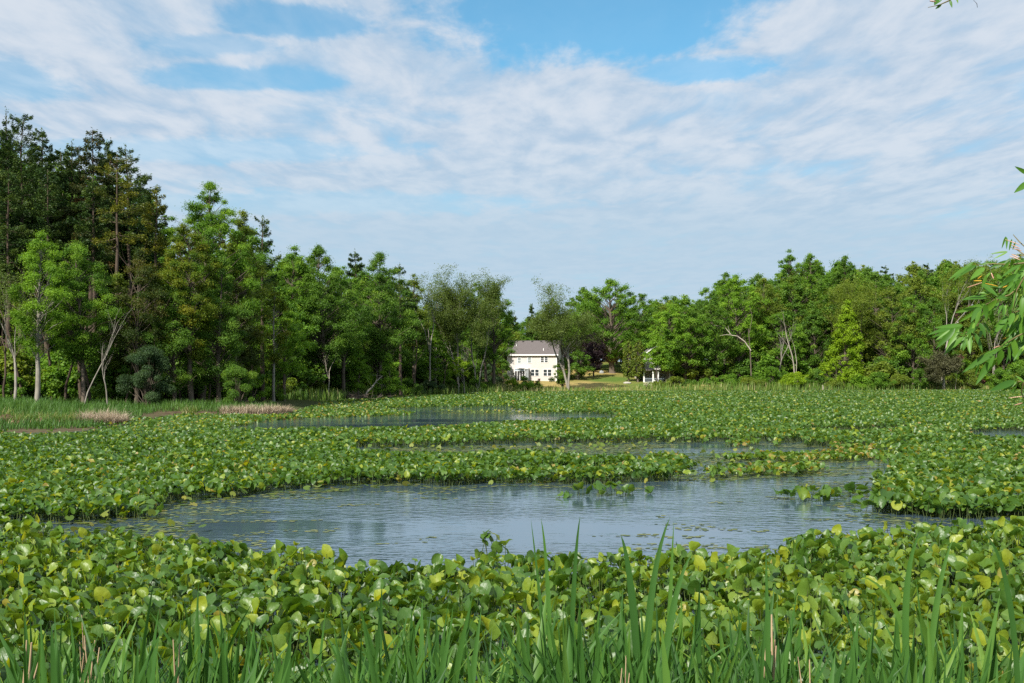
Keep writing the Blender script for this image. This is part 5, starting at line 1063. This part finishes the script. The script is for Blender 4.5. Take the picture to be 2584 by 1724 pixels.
for b, t, w in [((610, 305), (368, 440), .17), ((675, 315), (560, 448), .26), ((610, 300), (470, 400), .12), ((720, 285), (640, 300), .2), ((880, 187), (735, 208), .13), ((780, 290), (700, 272), .2), ((905, 270), (735, 325), .24), ((900, 275), (820, 350), .22), ((925, 260), (905, 320), .3), ((870, 62), (872, 168), .14), ((918, 80), (895, 178), .16),
    ((705, 590), (485, 605), .20), ((690, 640), (430, 715), .14), ((790, 600), (650, 745), .26), ((640, 665), (565, 800), .24), ((655, 690), (600, 840), .24), ((730, 540), (635, 545), .26), ((830, 590), (780, 588), .3), ((870, 580), (790, 590), .3), ((660, 470), (800, 575), .26), ((700, 390), (660, 510), .2), ((790, 380), (850, 480), .3), ((1000, 300), (830, 410), .14), ((960, 380), (800, 490), .2), ((1010, 330), (880, 480), .12),
    ((495, 820), (250, 845), .16), ((395, 852), (190, 908), .14), ((385, 862), (268, 945), .14), ((430, 845), (265, 1022), .22), ((465, 855), (350, 1040), .2), ((505, 920), (333, 1078), .2), ((520, 915), (475, 1032), .2), ((545, 895), (560, 1070), .24), ((595, 885), (665, 1058), .22), ((600, 850), (520, 900), .22), ((590, 790), (545, 880), .24), ((500, 905), (410, 905), .14), ((640, 800), (690, 930), .3), ((655, 860), (640, 935), .28), ((690, 640), (700, 780), .3), ((740, 680), (745, 810), .26), ((530, 840), (490, 930), .2), ((560, 860), (540, 960), .2),
    ((810, 1020), (485, 1235), .14), ((760, 1090), (608, 1335), .2), ((640, 1150), (600, 1270), .14), ((770, 1080), (710, 1215), .2), ((830, 1030), (800, 1165), .34), ((830, 1010), (670, 1080), .2), ((890, 1000), (905, 1130), .24), ((1010, 1020), (935, 1125), .22), ((1040, 990), (960, 1090), .2),
    ((945, 1298), (732, 1385), .2), ((960, 1305), (830, 1392), .2), ((960, 1345), (912, 1402), .16), ((1023, 1310), (950, 1255), .2),
    ((1000, 410), (935, 560), .2), ((945, 560), (880, 710), .2), ((960, 530), (930, 700), .2), ((1015, 500), (985, 690), .2), ((880, 745), (760, 905), .2), ((905, 770), (895, 800), .3), ((930, 715), (895, 830), .28), ((1000, 700), (895, 922), .24), ((1010, 740), (1000, 965), .2), ((1040, 700), (1010, 900), .2), ((930, 440), (1020, 340), .2), ((840, 640), (850, 760), .22), ((830, 650), (800, 730), .2), ((870, 800), (790, 780), .2), ((1023, 560), (1000, 760), .24), ((1050, 600), (1023, 720), .22), ((1100, 420), (1000, 520), .22), ((1023, 250), (930, 300), .2), ((1080, 300), (990, 420), .2)]:
    wleaf(A(*b), A(*t), w * 1.03)
    if rng.random() < .75:
        a = rng.normal(0, .28); dx, dy_ = t[0] - b[0], t[1] - b[1]; q = rng.uniform(.75, 1.05); b2 = (b[0] + rng.uniform(-25, 45), b[1] + rng.uniform(-30, 20))
        wleaf(A(*b2), A(b2[0] + q * (dx * math.cos(a) - dy_ * math.sin(a)), b2[1] + q * (dx * math.sin(a) + dy_ * math.cos(a))), w * .95, dy=rng.uniform(.02, .25))
for k in range(70):
    x, y = rng.uniform(860, 1250), rng.uniform(230, 1010); a = rng.uniform(1.2, 2.9); L = rng.uniform(110, 230); wleaf(A(x, y), A(x + math.cos(a) * L, y + math.sin(a) * L), rng.uniform(.15, .24), dy=rng.uniform(.05, .4))
for k in range(60):
    x, y = rng.uniform(1080, 1900), rng.uniform(-200, 1300); a = rng.uniform(1.0, 2.9); L = rng.uniform(120, 240); wleaf(A(x, y), A(x + math.cos(a) * L, y + math.sin(a) * L), rng.uniform(.15, .24), dy=rng.uniform(-.1, .4))
for b, t, w in [((265, -20), (230, 42), .3), ((290, 35), (240, 72), .3), ((300, -10), (262, 25), .3), ((355, 0), (372, 62), .26), ((395, -20), (418, 28), .26), ((985, 1385), (868, 1318), .22), ((990, 1440), (862, 1528), .3)]: wleaf(B(*b), B(*t), w)
for a, b in [((985, 128), (862, 84)), ((985, 160), (910, 128)), ((980, 240), (915, 212)), ((660, 455), (535, 497)), ((1060, 1428), (890, 1447)), ((1010, 1490), (940, 1510)), ((815, 1000), (760, 1018)), ((760, 420), (740, 370)), ((990, 260), (900, 225)), ((1000, 180), (930, 160))]: catkin(a, b, kg)
for a, b in [((660, 440), (590, 440)), ((690, 462), (800, 487)), ((890, 480), (840, 498)), ((660, 398), (625, 425)), ((870, 930), (840, 940))]: catkin(a, b, og)
catkin((195, 8), (245, 14), kg, B)
lg.build('foliage', M['willow'], wr, smooth=True)

# ------------------------------------------------------------------ camera, sun, sky
cam = bpy.data.cameras.new('camera'); cam.sensor_width = 36; cam.lens = 36 * F / 2584; cam.shift_y = (HY - 862) / 2584; cam.clip_start = .1; cam.clip_end = 6000
co = bpy.data.objects.new('camera', cam); col.objects.link(co); co.location = (0, 0, CH); co.rotation_euler = (PI / 2, 0, 0); sc.camera = co
SUN_EL, SUN_AZ = math.radians(39), math.radians(-150)       # azimuth clockwise from +Y; the sun stands behind the camera to the west
sd_ = Vector((math.sin(SUN_AZ) * math.cos(SUN_EL), math.cos(SUN_AZ) * math.cos(SUN_EL), math.sin(SUN_EL)))
sun = bpy.data.lights.new('sun', 'SUN'); sun.energy = 5.0; sun.angle = math.radians(.55); sun.color = (1, .95, .86)
so = bpy.data.objects.new('sun', sun); col.objects.link(so); so.rotation_euler = (-sd_).to_track_quat('-Z', 'Y').to_euler(); so.location = (-30, -30, 60)
w = bpy.data.worlds.new('World'); sc.world = w; w.use_nodes = True; nt = w.node_tree; nt.nodes.clear(); L = nt.links.new
def N(t, **k):
    n = nt.nodes.new(t)
    for a, b in k.items(): setattr(n, a, b)
    return n
def math_(op, a, b=None, c=None, clamp=False):
    n = N('ShaderNodeMath', operation=op); n.use_clamp = clamp
    for i, v in enumerate((a, b, c)):
        if v is None: continue
        if isinstance(v, (int, float)): n.inputs[i].default_value = v
        else: L(v, n.inputs[i])
    return n.outputs[0]
out = N('ShaderNodeOutputWorld'); bgn = N('ShaderNodeBackground'); bgn.inputs['Strength'].default_value = .1; L(bgn.outputs[0], out.inputs[0])
sky = N('ShaderNodeTexSky'); sky.sky_type = 'NISHITA'; sky.sun_disc = False; sky.sun_elevation = SUN_EL; sky.sun_rotation = SUN_AZ; sky.air_density = 1.0; sky.dust_density = .6; sky.ozone_density = 1.6
tc = N('ShaderNodeTexCoord'); sp = N('ShaderNodeSeparateXYZ'); L(tc.outputs['Generated'], sp.inputs[0])
zc = math_('MAXIMUM', sp.outputs[2], .02)
cu = math_('DIVIDE', sp.outputs[0], zc); cv = math_('DIVIDE', sp.outputs[1], zc)
cb_ = N('ShaderNodeCombineXYZ'); L(cu, cb_.inputs[0]); L(cv, cb_.inputs[1])
def noise(scale, detail, rough, sc3=(1, 1, 1), loc=(0, 0, 0), dist=0):
    mp = N('ShaderNodeMapping'); mp.inputs['Scale'].default_value = sc3; mp.inputs['Location'].default_value = loc; L(cb_.outputs[0], mp.inputs[0])
    n = N('ShaderNodeTexNoise'); n.inputs['Scale'].default_value = scale; n.inputs['Detail'].default_value = detail; n.inputs['Roughness'].default_value = rough; n.inputs['Distortion'].default_value = dist; L(mp.outputs[0], n.inputs['Vector']); return n.outputs[0]
def smooth(x, a, b):
    m = N('ShaderNodeMapRange'); m.interpolation_type = 'SMOOTHSTEP'; m.inputs['From Min'].default_value = a; m.inputs['From Max'].default_value = b; L(x, m.inputs[0]); return m.outputs[0]
n_big = noise(1.1, 4, .55, (1, .6, 1), (3, 1, 0)); n_mid = noise(3.9, 7, .56, (1, .42, 1), (7.4, 2, 0), .4); n_fine = noise(9, 5, .6, (1, .42, 1), (1, 5, 0))
wob = math_('MULTIPLY_ADD', math_('ADD', n_mid, math_('MULTIPLY', n_fine, .5)), 1.5, -1.12)
gap = None
for (gu, gv, ga, gb, amt) in ((.24, 3.05, .50, .55, 1.0), (.62, 3.62, .22, .2, .8), (-.62, 3.12, .24, .18, .75), (-.92, 3.72, .38, .18, .62), (-.9, 3.35, .22, .14, .5), (-1.72, 3.7, .25, .35, .5), (-1.5, 4.9, 1.1, .3, .35), (-1.3, 6.4, 1.6, .5, .3)):
    a = math_('DIVIDE', math_('SUBTRACT', cu, gu), ga); b = math_('DIVIDE', math_('SUBTRACT', cv, gv), gb)
    d = math_('SQRT', math_('ADD', math_('MULTIPLY', a, a), math_('MULTIPLY', b, b)))
    s = math_('MULTIPLY', smooth(math_('ADD', d, wob), 1.15, .65), amt)
    gap = s if gap is None else math_('MAXIMUM', gap, s)
base = math_('ADD', math_('MULTIPLY', n_big, .75), math_('MULTIPLY', n_mid, .75))
dens = smooth(base, .34, .78)
dens = math_('MULTIPLY_ADD', dens, .58, .38)
dens = math_('MULTIPLY', dens, math_('SUBTRACT', 1, math_('MULTIPLY', gap, .92)), clamp=True)
lowfade = smooth(cv, 9.5, 4.2)             # far cloud sheets thin out low over the trees
shade = smooth(math_('ADD', math_('MULTIPLY', n_mid, .8), math_('MULTIPLY', n_fine, .35)), .40, .74)
cc = N('ShaderNodeMix'); cc.data_type = 'RGBA'; L(shade, cc.inputs[0]); cc.inputs[6].default_value = (2.95, 3.85, 4.9, 1); cc.inputs[7].default_value = (4.6, 5.0, 5.55, 1)
SKYTINT = N('ShaderNodeMix'); SKYTINT.data_type = 'RGBA'; SKYTINT.blend_type = 'MULTIPLY'; SKYTINT.inputs[0].default_value = 1; L(sky.outputs[0], SKYTINT.inputs[6]); SKYTINT.inputs[7].default_value = (.52, 1.0, 1.05, 1)
mx = N('ShaderNodeMix'); mx.data_type = 'RGBA'; L(dens, mx.inputs[0]); L(SKYTINT.outputs[2], mx.inputs[6]); L(cc.outputs[2], mx.inputs[7])
hz = N('ShaderNodeMix'); hz.data_type = 'RGBA'; L(math_('MULTIPLY', smooth(cv, 4.0, 8.2), .80), hz.inputs[0]); L(mx.outputs[2], hz.inputs[6]); hz.inputs[7].default_value = (3.12, 4.18, 5.1, 1); L(hz.outputs[2], bgn.inputs['Color'])

sc.view_settings.view_transform = 'Standard'; sc.view_settings.look = 'None'; sc.view_settings.exposure = .6; sc.view_settings.gamma = 1; sc.view_settings.use_curve_mapping = False
cy = sc.cycles; cy.max_bounces = 6; cy.diffuse_bounces = 4; cy.glossy_bounces = 2; cy.transmission_bounces = 3; cy.transparent_max_bounces = 4; cy.caustics_reflective = False; cy.caustics_refractive = False; cy.sample_clamp_indirect = 6
cy.use_denoising = False
print('objects', len(bpy.data.objects), 'polys', sum(len(o.data.polygons) for o in bpy.data.objects if o.type == 'MESH'))
